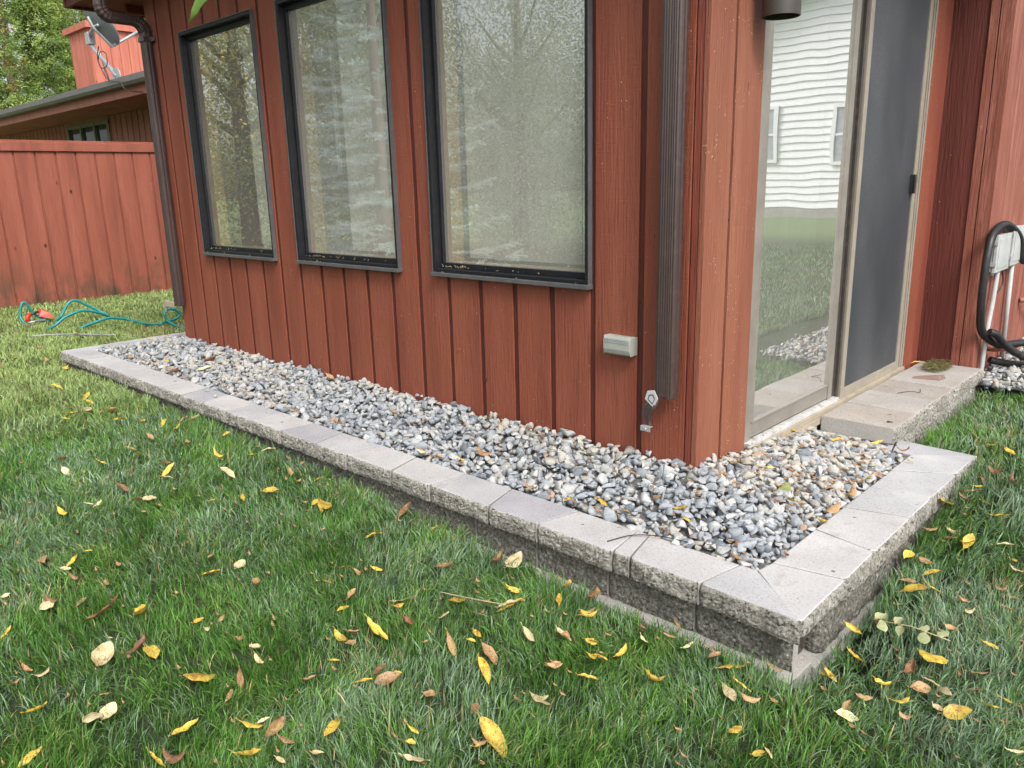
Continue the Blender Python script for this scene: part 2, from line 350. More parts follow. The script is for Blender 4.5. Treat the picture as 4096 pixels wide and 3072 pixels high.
def hv(x, y):      # visible height of the lawn
    return -0.16 + 0.085 * ss(0, 3.0, 0.6 - x) + 0.165 * ss(-0.4, 1.2, y) * ss(-0.3, 0.6, x)
def lawn(x, y):    # soil under the grass
    return hv(x, y) - 0.035 + 0.012 * (vnoise(x * 2.2 + 50, y * 2.2 + 50, 3) - 0.5)
def gv(x, y):
    a = np.clip((y + 0.37) / 0.37, 0, 1); b_ = np.clip(1 - x / 0.43, 0, 1)
    base = np.where(y < 0, 0.13, 0.13 - 0.09 * np.clip(y / 0.9, 0, 1))
    t_ = np.where(y < 0, np.where(x > 0, np.minimum(a, np.clip(1 - x / 0.43, 0, 1)), a), b_)
    t_ = np.where((x < -4.1), np.minimum(t_, np.clip(1 - (-4.1 - x) / 0.7, 0, 1)), t_)
    return base * t_ - 0.004

LEAVES = [
 (0.224, -1.268, 0.13, -10, 0, 0, 0), (0.887, -0.257, 0.099, -34, 0, 1, 0), (-0.505, -1.642, 0.082, 87, 0, 1, 0), (-1.017, -1.691, 0.109, 79, 4, 0, 0), (-0.342, -1.753, 0.098, 112, 0, 0, 0),
 (-0.789, -1.777, 0.107, 138, 1, 1, 0), (0.996, -0.448, 0.062, 31, 0, 1, 0), (0.744, 0.045, 0.075, 10, 0, 1, 0), (-0.411, -1.018, 0.089, 31, 1, 1, 0), (0.14, -1.438, 0.063, 27, 1, 1, 0),
 (-0.543, -1.892, 0.093, 9, 1, 1, 0), (-0.142, -1.297, 0.065, 63, 2, 1, 0), (-0.153, -0.807, 0.079, 62, 0, 1, 0), (0.803, -0.638, 0.065, 56, 1, 1, 0), (0.996, -0.249, 0.055, -12, 2, 1, 0),
 (-0.509, -2.038, 0.057, 100, 0, 0, 0), (-0.184, -1.61, 0.082, 120, 2, 2, 0), (0.547, -0.743, 0.103, -43, 1, 0, 0), (-0.536, -1.858, 0.064, 133, 1, 1, 0), (-0.347, -1.181, 0.109, 4, 0, 0, 0),
 (-0.675, -1.972, 0.07, 122, 0, 0, 0), (0.214, -1.091, 0.06, 8, 1, 1, 0), (-0.239, -1.64, 0.063, 52, 0, 0, 0), (1.083, -0.324, 0.055, -7, 0, 0, 0), (0.375, -0.827, 0.077, 62, 0, 2, 0),
 (0.899, -0.409, 0.054, 48, 2, 1, 0), (-0.756, -1.694, 0.08, 118, 3, 2, 0), (-0.157, -0.806, 0.083, 60, 1, 0, 0), (-0.151, -1.688, 0.06, 37, 0, 2, 0), (-0.087, -1.508, 0.077, 122, 0, 0, 0),
 (-0.025, -1.038, 0.07, -11, 2, 1, 0), (-0.338, -0.605, 0.088, 95, 1, 1, 0), (0.914, -0.363, 0.041, 15, 1, 1, 0), (-0.337, -0.605, 0.092, 99, 1, 1, 0), (0.02, -1.097, 0.099, -28, 0, 0, 0),
 (-0.257, -1.816, 0.062, 28, 3, 2, 0), (0.243, -0.934, 0.063, 55, 0, 0, 0), (0.488, -0.654, 0.06, 75, 0, 1, 0), (-1.175, -0.799, 0.108, -12, 0, 1, 0), (-0.289, -0.912, 0.072, 99, 0, 1, 0),
 (1.055, -0.371, 0.057, 47, 0, 0, 0), (-0.13, -1.607, 0.042, 34, 2, 1, 0), (0.952, -0.383, 0.072, -52, 1, 0, 0), (-0.133, -1.078, 0.094, -23, 2, 0, 0), (0.214, -1.087, 0.061, 4, 1, 2, 0),
 (0.215, -1.309, 0.065, 117, 0, 0, 0), (0.782, 0.084, 0.058, 2, 0, 0, 0), (0.068, -0.827, 0.057, -7, 1, 1, 0), (0.825, -0.455, 0.049, -6, 0, 2, 0), (0.723, 0.742, 0.075, -19, 2, 0, 0),
 (-1.785, -0.897, 0.098, 14, 1, 1, 0), (0.669, 0.614, 0.1, 87, 0, 1, 0), (-0.928, -1.614, 0.104, -10, 0, 2, 0), (-0.002, -0.59, 0.076, 111, 2, 1, 0), (0.758, 0.161, 0.058, 24, 0, 0, 0),
 (0.895, 0.428, 0.056, 4, 1, 0, 0), (0.842, 0.607, 0.071, -27, 0, 0, 0), (-0.292, -1.844, 0.058, 18, 0, 0, 0), (-0.392, -1.234, 0.046, 81, 2, 1, 0), (0.961, 0.302, 0.041, -15, 1, 1, 0),
 (0.726, -0.379, 0.063, -34, 0, 0, 0), (-0.831, -0.817, 0.067, 96, 0, 1, 0), (-0.476, -0.795, 0.083, 95, 2, 2, 0), (0.708, -0.507, 0.053, -20, 0, 0, 0), (0.881, -0.496, 0.054, 56, 0, 0, 0),
 (-1.472, -0.866, 0.067, 32, 0, 1, 0), (0.558, -0.694, 0.048, 8, 0, 0, 0), (0.989, -0.104, 0.044, 1, 0, 0, 0), (-1.005, -1.357, 0.067, 36, 0, 0, 0), (-0.815, -1.915, 0.042, 71, 1, 2, 0),
 (-0.001, -0.588, 0.07, 112, 2, 1, 0), (0.209, -0.846, 0.053, 15, 0, 0, 0), (0.516, -0.624, 0.039, 3, 0, 1, 0), (0.599, -0.732, 0.046, 33, 2, 2, 0), (0.715, 0.082, 0.043, 33, 2, 1, 0),
 (0.867, 0.065, 0.052, 34, 2, 2, 0), (0.674, -0.252, 0.052, -11, 0, 2, 0), (0.268, 0.154, 0.082, 98, 5, 1, 1), (-0.871, -0.326, 0.061, 33, 0, 1, 1), (0.067, -0.827, 0.052, -9, 2, 1, 0),
 (1.011, -0.332, 0.039, 4, 3, 0, 0), (0.706, -0.897, 0.03, 23, 0, 1, 0), (0.586, -0.568, 0.047, 25, 2, 0, 0), (-0.709, -1.68, 0.066, -6, 0, 1, 0), (-0.181, -1.346, 0.05, 37, 0, 0, 0),
 (0.054, -0.691, 0.058, 58, 2, 2, 0), (0.806, -0.538, 0.048, 49, 2, 0, 0), (-2.003, -1.062, 0.102, 116, 0, 0, 0), (-3.297, -0.243, 0.103, 80, 1, 0, 1), (0.727, 0.207, 0.052, 3, 2, 2, 0),
 (-0.084, -0.317, 0.046, 38, 2, 1, 1), (-0.724, -1.034, 0.062, 81, 0, 0, 0), (0.053, -0.688, 0.054, 51, 0, 2, 0), (0.707, -0.5, 0.046, -14, 0, 0, 0), (0.714, 0.665, 0.061, -16, 3, 2, 0),
 (-1.746, -1.247, 0.063, 31, 1, 1, 0), (-1.172, -1.799, 0.073, 0, 1, 1, 0), (0.298, -0.624, 0.049, 21, 2, 0, 0), (1.132, -0.508, 0.033, 16, 1, 0, 0), (-0.189, -1.289, 0.058, 109, 3, 0, 0),
 (0.978, 0.097, 0.043, -7, 2, 0, 0), (-0.006, -0.903, 0.062, -6, 1, 2, 0), (0.205, -1.304, 0.04, 43, 2, 2, 0), (0.627, -0.861, 0.039, 73, 0, 1, 0), (-0.917, -0.6, 0.1, 109, 3, 2, 0),
 (-0.984, -1.267, 0.064, 126, 1, 1, 0), (-0.38, -1.28, 0.071, -4, 0, 2, 0), (-0.013, -1.263, 0.041, 3, 2, 1, 0), (0.801, 0.386, 0.068, 82, 0, 1, 0), (-0.216, -0.738, 0.056, 22, 0, 0, 0),
 (-0.344, -1.274, 0.069, 126, 2, 0, 0), (0.798, 0.394, 0.069, 82, 0, 1, 0), (-1.927, -1.101, 0.066, 70, 1, 0, 0), (0.085, -0.233, 0.058, 8, 0, 0, 1), (-0.209, -1.564, 0.035, 27, 3, 1, 0),
 (-0.383, -0.628, 0.085, 111, 3, 2, 0), (0.114, -1.227, 0.042, 115, 3, 1, 0), (-0.007, 0.933, 0.081, 75, 0, 1, 1), (0.312, 0.107, 0.06, 53, 0, 0, 1), (0.143, -0.957, 0.045, 63, 2, 2, 0),
 (-0.309, -1.094, 0.051, 20, 4, 2, 0), (0.981, 0.154, 0.051, -42, 1, 0, 0), (0.956, -0.462, 0.033, -43, 1, 1, 0), (-1.419, -1.647, 0.066, 129, 0, 0, 0), (-1.123, -1.718, 0.04, 120, 2, 1, 0),
 (-1.107, -1.927, 0.042, 117, 0, 0, 0), (-0.29, -1.442, 0.041, 87, 2, 2, 0), (0.248, -0.782, 0.061, 97, 0, 2, 0), (0.75, 0.947, 0.067, -35, 3, 2, 0), (0.683, 0.405, 0.046, 19, 2, 2, 0),
 (0.173, 0.853, 0.06, 31, 0, 0, 1), (-0.421, -1.566, 0.065, -24, 3, 0, 0), (-0.616, -1.838, 0.037, 49, 2, 0, 0), (0.143, -0.958, 0.042, 55, 2, 2, 0), (0.857, -0.34, 0.064, 83, 3, 2, 0),
 (-1.907, -0.627, 0.067, 58, 1, 0, 0), (0.43, 0.175, 0.075, 75, 2, 2, 1), (-0.825, -0.26, 0.068, 20, 3, 2, 1), (-1.494, -1.713, 0.068, -5, 2, 1, 0), (-2.598, -0.119, 0.085, 40, 2, 0, 1),
 (-0.832, -1.284, 0.075, -19, 2, 2, 0), (-0.766, -1.518, 0.049, 114, 0, 0, 0), (0.146, -0.796, 0.041, 28, 0, 0, 0), (0.751, 0.387, 0.046, -18, 2, 2, 0), (0.886, -0.09, 0.037, -11, 2, 2, 0),
 (0.909, -0.549, 0.031, 15, 2, 2, 0), (-0.207, -0.744, 0.037, 26, 0, 1, 0), (0.255, -0.691, 0.037, -14, 1, 1, 0), (-0.38, -1.619, 0.05, 137, 2, 0, 0), (-0.233, -1.607, 0.031, 81, 1, 2, 0),
 (0.439, 0.066, 0.075, 92, 0, 0, 1), (0.357, -0.358, 0.05, -22, 2, 0, 1), (-0.873, -1.942, 0.044, 28, 2, 2, 0), (-0.633, -0.96, 0.038, 30, 0, 1, 0), (-0.564, -1.112, 0.039, 99, 2, 1, 0),
 (-0.402, -1.055, 0.033, 70, 0, 1, 0), (-0.043, -1.579, 0.03, 60, 1, 2, 0), (-2.705, -0.672, 0.091, 111, 2, 0, 0), (-1.94, -1.284, 0.078, 20, 3, 2, 0), (-1.778, -1.294, 0.059, 17, 2, 1, 0),
 (-1.861, -1.532, 0.092, 8, 0, 0, 0), (-0.491, -0.352, 0.058, 14, 2, 2, 1), (0.669, 0.221, 0.053, 85, 0, 1, 0), (0.719, -0.882, 0.035, -31, 1, 0, 0), (0.738, 1.199, 0.064, -48, 0, 1, 0),
 (0.34, -0.313, 0.039, 24, 4, 2, 1), (-0.764, -0.065, 0.062, 19, 3, 0, 1), (0.945, 0.179, 0.041, 47, 3, 2, 0), (-2.751, -0.968, 0.049, 52, 0, 1, 0), (0.412, 0.948, 0.048, 7, 3, 2, 1),
 (-0.523, -1.467, 0.046, -5, 1, 1, 0), (-0.514, -1.18, 0.041, 84, 0, 0, 0), (-3.354, -1.014, 0.069, 49, 0, 0, 0), (-2.109, -1.028, 0.097, 6, 2, 0, 0), (0.146, -0.8, 0.037, 29, 0, 0, 0),
 (0.747, 0.427, 0.045, -27, 1, 2, 0), (-5.296, -0.788, 0.096, 43, 0, 0, 0), (0.299, 0.96, 0.063, 57, 0, 0, 1), (-1.188, -1.782, 0.056, 16, 3, 2, 0), (0.44, -0.623, 0.042, 72, 2, 2, 0),
 (0.788, -0.607, 0.045, 80, 2, 2, 0), (-3.375, -0.924, 0.093, 144, 1, 1, 0), (-1.567, -1.679, 0.031, 53, 1, 1, 0), (-1.285, -1.679, 0.049, 28, 3, 2, 0), (0.727, 0.792, 0.039, 13, 0, 0, 0),
 (-4.098, -0.862, 0.112, 20, 0, 0, 0), (-1.543, -1.074, 0.051, 94, 0, 0, 0), (-0.179, -0.311, 0.061, -22, 0, 0, 1), (0.142, -0.281, 0.047, -10, 0, 0, 1), (-0.829, -1.982, 0.035, 135, 2, 2, 0),
 (-0.258, -0.989, 0.035, 98, 1, 1, 0), (0.36, -0.628, 0.036, 56, 1, 0, 0), (0.412, 0.562, 0.042, -30, 0, 1, 1), (0.025, 2.359, 0.066, 38, 0, 0, 2), (-1.379, -1.678, 0.041, 39, 1, 0, 0),
 (-0.083, -1.648, 0.035, 5, 1, 0, 0), (0.059, -1.377, 0.034, 5, 0, 0, 0), (-7.28, 0.625, 0.085, 71, 0, 1, 0), (-0.311, -0.349, 0.035, 15, 0, 1, 1), (-0.019, -0.215, 0.041, -20, 2, 1, 1),
 (-0.314, -0.343, 0.03, 41, 0, 1, 1), (-0.108, -1.026, 0.026, 58, 0, 1, 0), (-0.312, -1.348, 0.03, 49, 0, 0, 0), (-0.143, -1.263, 0.025, 59, 0, 1, 0), (0.199, -0.851, 0.036, -2, 0, 2, 0),
 (0.28, -0.558, 0.05, -33, 2, 0, 0), (0.778, 0.681, 0.035, 5, 0, 0, 0), (-3.221, -0.847, 0.11, 3, 2, 2, 0), (-1.103, -0.35, 0.062, 11, 1, 2, 1), (-3.378, -0.167, 0.106, 15, 4, 2, 1),
 (-1.331, -1.871, 0.029, 88, 1, 2, 0), (-0.645, -1.017, 0.055, -2, 2, 2, 0), (0.087, -1.409, 0.025, 70, 0, 1, 0), (0.734, -0.052, 0.025, -5, 0, 1, 0), (-1.909, -0.702, 0.044, 96, 0, 1, 0),
 (-1.43, -0.662, 0.061, 102, 0, 0, 0), (-0.722, -0.615, 0.053, 92, 0, 0, 0), (-0.116, -0.992, 0.047, -16, 0, 0, 0), (0.671, 1.254, 0.049, -44, 0, 1, 0), (-2.704, -0.608, 0.057, 81, 2, 0, 0),
 (-2.334, -1.368, 0.058, 15, 1, 1, 0), (0.159, 0.27, 0.038, 30, 0, 0, 1), (0.117, -0.172, 0.036, 16, 3, 2, 1), (0.901, 0.02, 0.036, 58, 1, 2, 0), (-2.3, -0.636, 0.04, 74, 0, 1, 0),
 (-1.878, -1.433, 0.029, 70, 1, 1, 0), (-0.663, -0.077, 0.049, 14, 3, 2, 1), (-0.001, 2.487, 0.059, -6, 2, 2, 2), (-2.019, -0.825, 0.072, 11, 0, 2, 0), (-0.704, -1.519, 0.049, -14, 1, 0, 0),
 (-0.586, -1.474, 0.044, 3, 2, 2, 0), (-0.461, -1.492, 0.036, 14, 1, 2, 0), (-0.675, -1.122, 0.032, 60, 0, 0, 0), (-0.064, -0.689, 0.048, 128, 0, 0, 0), (0.798, -0.278, 0.025, -2, 3, 2, 0),
 (-2.438, -1.053, 0.057, 29, 0, 0, 0), (-1.231, -0.701, 0.044, 108, 2, 1, 0), (0.427, 0.358, 0.061, 89, 2, 2, 1), (-3.518, -0.344, 0.096, 15, 4, 2, 1), (-0.006, 2.003, 0.071, 80, 0, 1, 2),
 (-0.727, -1.462, 0.033, 128, 2, 1, 0), (-0.106, -0.593, 0.038, 108, 0, 1, 0), (-0.103, -0.597, 0.038, 109, 0, 1, 0), (-0.065, -0.688, 0.047, 127, 0, 0, 0), (0.938, 0.355, 0.029, -44, 0, 1, 0),
 (0.829, -0.667, 0.025, -37, 2, 1, 0), (-2.531, -1.32, 0.081, 144, 2, 0, 0), (0.467, 0.848, 0.036, 10, 0, 0, 1), (0.441, 0.611, 0.034, 17, 3, 2, 1), (-0.156, -0.354, 0.038, 9, 2, 2, 1),
 (0.092, -0.141, 0.033, 23, 2, 0, 1), (-1.456, -1.582, 0.029, 68, 0, 0, 0), (0.22, -0.645, 0.035, -12, 3, 2, 0), (0.717, 0.852, 0.064, -58, 3, 0, 0), (-1.848, -1.409, 0.059, 133, 1, 0, 0),
 (-1.155, -0.832, 0.059, -29, 0, 0, 0), (-0.188, -0.909, 0.029, 59, 3, 2, 0), (0.742, 0.433, 0.025, -19, 0, 1, 0), (-3.542, -0.859, 0.07, 26, 0, 0, 0), (-3.162, -0.712, 0.049, 73, 0, 0, 0),
 (-2.994, -0.897, 0.066, 137, 0, 1, 0), (-2.543, -0.912, 0.078, -3, 2, 0, 0), (-2.337, -1.218, 0.057, 23, 0, 0, 0), (0.455, -0.241, 0.039, -52, 4, 2, 1), (0.002, 2.154, 0.07, 68, 1, 0, 2),
 (-0.016, 1.649, 0.074, 76, 2, 2, 2), (-2.287, -1.068, 0.07, -15, 0, 2, 0), (-4.699, -0.616, 0.05, 106, 0, 1, 0), (0.015, 0.787, 0.048, 85, 0, 1, 1), (-0.909, -0.079, 0.038, 67, 2, 2, 1),
 (0.813, 0.898, 0.059, -64, 3, 2, 0), (-3.692, -0.822, 0.078, 127, 0, 0, 0), (-3.263, -1.075, 0.045, 56, 0, 0, 0), (-1.236, -0.807, 0.04, 115, 0, 1, 0), (-1.775, 0.107, 0.042, 85, 0, 1, 1),
 (-3.609, 0.013, 0.045, 46, 0, 1, 1), (-3.777, -0.287, 0.068, 14, 0, 1, 1), (0.962, -0.291, 0.03, -56, 2, 2, 0), (-1.488, -0.984, 0.055, -22, 0, 0, 0), (-2.752, -0.757, 0.072, 134, 0, 0, 0),
 (-2.618, -0.742, 0.06, 119, 0, 0, 0), (-2.131, -0.617, 0.044, 12, 0, 1, 0), (-1.773, -1.469, 0.054, 141, 1, 0, 0), (-2.242, -0.04, 0.07, 4, 2, 0, 1), (-1.18, -1.623, 0.044, -8, 2, 2, 0),
 (-0.861, -1.732, 0.026, 144, 1, 1, 0), (-4.659, -0.629, 0.046, 37, 0, 1, 0), (-1.007, -0.34, 0.038, -6, 2, 1, 1), (-1.567, -0.708, 0.052, -9, 2, 2, 0), (-0.27, -0.353, 0.034, -2, 3, 2, 1),
 (-0.774, -1.044, 0.039, -23, 2, 0, 0), (-2.884, -0.817, 0.038, 115, 0, 1, 0), (-1.646, -0.605, 0.041, 133, 1, 1, 0), (-3.361, -0.084, 0.033, 61, 0, 1, 1), (-2.325, -0.823, 0.057, -13, 1, 0, 0),
 (-2.373, -0.653, 0.033, 81, 0, 0, 0), (-1.646, -1.312, 0.025, 41, 0, 1, 0), (-1.475, -0.736, 0.033, 87, 2, 2, 0), (-1.192, -0.861, 0.026, 72, 0, 0, 0), (-0.067, -0.175, 0.037, -41, 0, 0, 1),
 (-1.133, -0.332, 0.036, -7, 0, 1, 1), (-1.276, -1.55, 0.039, -6, 2, 2, 0), (0.647, -0.697, 0.025, -9, 2, 1, 0), (-2.762, -1.107, 0.032, 51, 0, 0, 0), (-2.272, -1.321, 0.051, -8, 1, 0, 0),
 (-2.141, -1.18, 0.028, 60, 0, 0, 0), (-1.265, -0.835, 0.027, 45, 2, 2, 0), (-5.048, -0.623, 0.077, 18, 3, 2, 0), (-0.007, 0.552, 0.044, 96, 2, 2, 1), (-0.776, -0.214, 0.034, 107, 2, 2, 1),
 (-4.205, -0.349, 0.078, 8, 4, 2, 1), (-6.114, -0.076, 0.076, -5, 0, 1, 0), (-5.131, -0.902, 0.065, 144, 0, 1, 0), (-1.523, -0.169, 0.025, 47, 0, 1, 1), (-1.116, -1.304, 0.025, 113, 2, 1, 0),
 (-3.241, -0.897, 0.046, 138, 1, 1, 0), (-2.601, -1.115, 0.027, 86, 0, 0, 0), (-1.009, -0.921, 0.027, 98, 2, 2, 0), (-5.718, -0.49, 0.04, 37, 0, 1, 0), (-0.012, 1.851, 0.04, 62, 2, 2, 2),
 (-0.871, -1.227, 0.025, -2, 0, 1, 0), (-1.458, -1.028, 0.037, -19, 0, 0, 0), (-0.22, -0.849, 0.025, 93, 2, 2, 0), (-0.196, -1.12, 0.025, 83, 2, 2, 0), (-2.545, -0.326, 0.025, 61, 0, 1, 1),
 (-0.607, -0.636, 0.025, -14, 0, 2, 0),
]
# ------------------------------------------------------------------ ground
def ground_sheet():
    xs = np.unique(np.concatenate([np.linspace(-90, -12, 14), np.linspace(-12, 6, 91), np.linspace(6, 90, 14)]))
    ys = np.unique(np.concatenate([np.linspace(-90, -6, 14), np.linspace(-6, 8, 71), np.linspace(8, 90, 14)]))
    X, Y = np.meshgrid(xs, ys); Z = lawn(X, Y)
    inside = (X > -4.95) & (X < 0.62) & (Y > -0.5) & (Y < 12)
    Z = np.where(inside, Z - 0.25, Z)
    v = np.stack([X, Y, Z], -1).reshape(-1, 3); nx, ny = len(xs), len(ys)
    i = np.arange(nx * ny).reshape(ny, nx)
    q = np.stack([i[:-1, :-1], i[:-1, 1:], i[1:, 1:], i[1:, :-1]], -1).reshape(-1, 4)
    me = bpy.data.meshes.new('lawn_ground'); me.from_pydata(v.tolist(), [], q.tolist())
    m, t, b = newmat('lawn_soil')
    n = noise(t, coords(t), 4, 8, 0.75); n2 = noise(t, coords(t), 90, 4, 0.8)
    c = ramp(t, n, [(0.3, (0.028, 0.05, 0.014)), (0.55, (0.05, 0.085, 0.025)), (0.75, (0.075, 0.10, 0.04))])
    c = mixc(t, c, (0.012, 0.016, 0.006), ramp(t, n2, [(0.4, (0.8,)*3), (0.55, (0,)*3)]))
    ge = N(t, 'NewGeometry'); vl = N(t, 'VectorMath', operation='LENGTH'); t.links.new(ge.outputs['Position'], vl.inputs[0]); mr = N(t, 'MapRange'); t.links.new(vl.outputs['Value'], mr.inputs[0]); mr.inputs[1].default_value = 12; mr.inputs[2].default_value = 15
    c = mixc(t, c, ramp(t, n, [(0.3, (0.10, 0.155, 0.055)), (0.7, (0.16, 0.22, 0.09))]), mr.outputs[0])
    t.links.new(c, b.inputs['Base Color']); b.inputs['Roughness'].default_value = 1; bump(t, b, n2, 1.0, 0.02)
    o = link('lawn_ground', me, m); tag(o, kind='structure')
ground_sheet()

# ------------------------------------------------------------------ main house
WIN = [(-3.602, -2.734, 0.736, 2.052), (-2.491, -1.608, 0.736, 2.052), (-1.365, -0.468, 0.736, 2.052)]
house = empty('red_house', (-2, 2, 0), 'rusty red board-clad house with three black-framed windows and a sliding door', 'house')
GW = 0.026
def clip_boards(mb, x0, x1, z0, z1, y0, y1, wins):
    xs = sorted({x0, x1} | {v for w_ in wins for v in w_[:2] if x0 < v < x1})
    for a, b_ in zip(xs[:-1], xs[1:]):
        mid = (a + b_) / 2; iv = [(z0, z1)]
        for w_ in wins:
            if w_[0] < mid < w_[1]:
                iv = [s for lo, hi in iv for s in ((lo, min(hi, w_[2])), (max(lo, w_[3]), hi)) if s[1] - s[0] > 1e-4]
        for lo, hi in iv: mb.box(a, b_, y0, y1, lo, hi)
wins = [(a + 0.012, b_ - 0.012, c_ + 0.012, d - 0.012) for a, b_, c_, d in WIN]
mb = MB(); grooves = [-3.93] + [-0.467 - 0.2035 * k for k in range(16, -1, -1)] + [-0.248]
edges = [-4.08] + grooves + [-0.054]
for i in range(len(edges) - 1):
    a = edges[i] + (GW / 2 if i > 0 else 0); b_ = edges[i + 1] - (GW / 2 if i < len(edges) - 2 else 0)
    clip_boards(mb, a, b_, -0.12, 2.40, random.uniform(-0.001, 0.0010), 0.0065, wins)
mb.build('siding_board_wall', mat['siding'], house, 0.0018)
mb = MB(); clip_boards(mb, -4.078, -0.05, -0.12, 2.40, 0.007, 0.05, wins)
mb.build('backing_wall', mat['siding_groove'], house)
MB().box(-0.0495, -0.0245, 0.004, 0.05, -0.12, 2.4).build('corner_strip', mat['trim'], house, 0.001)
mb = MB(); mb.box(-0.0225, 0, 0.0015, 0.160, -0.12, 2.4); mb.box(-0.0225, -0.001, 0.180, 0.368, -0.12, 2.4)
mb.build('corner_board_wall', mat['corner'], house, 0.002)
mb = MB(); mb.box(-0.06, -0.024, 0.03, 0.392, -0.12, 2.4); mb.box(-0.05, -0.0235, 0.368, 0.396, -0.12, 2.4)
mb.build('groove_backing', mat['siding_groove'], house)

for k, (x0, x1, z0, z1) in enumerate(WIN):
    mb = MB(); t_ = 0.021
    mb.box(x0 + 0.004, x0 + t_, -0.020, 0.052, z0 + t_, z1 - t_); mb.box(x1 - t_, x1 - 0.004, -0.020, 0.052, z0 + t_, z1 - t_)
    mb.box(x0 + 0.004, x1 - 0.004, -0.020, 0.052, z1 - t_, z1 - 0.004); mb.box(x0 + 0.004, x1 - 0.004, -0.020, 0.052, z0 + 0.006, z0 + t_)
    s = 0.013
    a, b_, c_, d = x0 + t_, x1 - t_, z0 + t_, z1 - t_
    mb.box(a, a + s, 0.018, 0.0515, c_, d); mb.box(b_ - s, b_, 0.018, 0.0515, c_, d)
    mb.box(a + s, b_ - s, 0.018, 0.0515, c_, c_ + 0.024); mb.box(a + s, b_ - s, 0.018, 0.0515, d - 0.026, d)
    fr = mb.build('window_frame', mat['black_frame'], house, 0.0015)
    # weathered outer edge strips
    mb = MB(); e = 0.006
    mb.box(x0, x0 + 0.0035, -0.0235, 0.0, z0, z1); mb.box(x1 - 0.0035, x1, -0.0235, 0.0, z0, z1)
    mb.box(x0 + 0.0035, x1 - 0.0035, -0.0235, 0.0, z1 - 0.0035, z1)
    ed = mb.build('weathered_edge', mat['frame_edge'], None); ed.parent = fr
    ed2 = MB().box(x0 - 0.003, x1 + 0.003, -0.034, 0.001, z0 - 0.012, z0 + 0.0055).build('window_sill', mat['frame_edge'], None, 0.002); ed2.parent = fr
    gp = MB().box(a + s - 0.004, b_ - s + 0.004, 0.034, 0.038, c_ + 0.021, d - 0.023).build('glass_pane', mat['screened_glass' if k else 'win_glass'], None); gp.parent = fr
    mb = MB(); ja, jb, jc, jd = a + s - 0.001, b_ - s + 0.001, c_ + 0.022, d - 0.024
    mb.box(ja - 0.02, ja, 0.0525, 0.150, jc, jd); mb.box(jb, jb + 0.02, 0.0525, 0.150, jc, jd)
    mb.box(ja - 0.02, jb + 0.02, 0.0525, 0.150, jc - 0.02, jc - 0.0005); mb.box(ja - 0.02, jb + 0.02, 0.0525, 0.150, jd + 0.0005, jd + 0.02)
    jm = mb.build('inner_jamb', mat['jamb'], None, 0.001); jm.parent = fr
    # vertical blind slats
    mb = MB(); start = [0.36, 0.22, 0.02][k]; xx = ja + start * 1.0
    i = 0
    while xx < jb - 0.01:
        an = R(7); wd = [0.078, 0.078, 0.084][k]
        pass
        dx, dy = wd / 2 * math.cos(an), wd / 2 * math.sin(an)
        cx, cy = xx + 0.04, 0.175 + random.uniform(-0.002, 0.002)
        n_ = [-dy * 0.02 / wd, dx * 0.02 / wd]
        ring = []
        for u in np.linspace(-1, 1, 5):
            bow = 0.004 * (1 - u * u); ring.append((cx + u * dx, cy + u * dy - bow))
        pts = ring + [(p[0], p[1] + 0.0015) for p in ring[::-1]]
        mb.prism(pts, z0 + 0.055, z1 - 0.05); xx += (0.0815, 0.0865, 0.0815)[k] if not (k == 2 and i == 7) else 0.096; i += 1
    if i: bl = mb.build('vertical_blind', mat['blind'], None); bl.parent = fr
    if k == 1:
        st = MB().box(ja + 0.165, ja + 0.20, 0.150, 0.156, 1.20, 1.86).build('white_strip', mat['white'], None); st.parent = fr

# room behind the windows and door
mb = MB()
mb.box(-4.0, -0.1, 3.2, 3.25, -0.1, 2.3); mb.box(-4.04, -4.0, 0.16, 3.2, -0.1, 2.3)
mb.box(-4.0, -0.1, 0.16, 3.2, -0.16, -0.05); mb.box(-4.0, -0.1, 0.16, 3.2, 2.25, 2.3)
mb.build('room_lining', mat['room'], house)
# outer shell
mb = MB(); mb.box(-4.078, -4.05, 0.05, 6.0, -0.3, 2.4); mb.box(-4.05, 0.26, 5.97, 6.0, -0.3, 2.4)
mb.build('side_wall', mat['siding'], house)
MB().box(-4.06, 0.0, 0.08, 3.1, -0.45, -0.17).build('foundation', mat['smooth_block'], house)

# roof / eaves
mb = MB(); mb.box(-4.715, 0.30, -0.22, 6.3, 2.352, 2.40)
mb.build('soffit', mat['trim'], house)
mb = MB(); mb.box(-4.74, -4.715, -0.25, 6.3, 2.335, 2.54); mb.box(-4.715, 0.32, -0.245, -0.22, 2.335, 2.54); mb.box(-4.5, -4.46, 0.05, 6.2, 2.30, 2.351)
mb.box(-4.0, 0.3, -0.005, 0.03, 2.3, 2.351)
mb.build('fascia_board', mat['trim'], house)
mb = MB(); mb.add([(-4.76, -0.27, 2.545), (0.6, -0.27, 2.545), (0.6, 3.0, 3.2), (-4.76, 3.0, 3.2), (0.6, 6.3, 2.545), (-4.76, 6.3, 2.545)], [(0, 1, 2, 3), (3, 2, 4, 5), (0, 3, 5), (1, 4, 2), (0, 5, 4, 1)])
mb.build('roof', mat['roof'], house)
mb = MB()
sec = [(-0.38, 2.52), (-0.375, 2.43), (-0.35, 2.40), (-0.255, 2.40), (-0.255, 2.53), (-0.26, 2.53), (-0.262, 2.41), (-0.345, 2.41), (-0.368, 2.435), (-0.373, 2.52)]
mb.loft([[(x, y, z) for y, z in sec] for x in (-4.74, 0.3)], smooth=False)
mb.build('gutter', mat['gutter'], house)

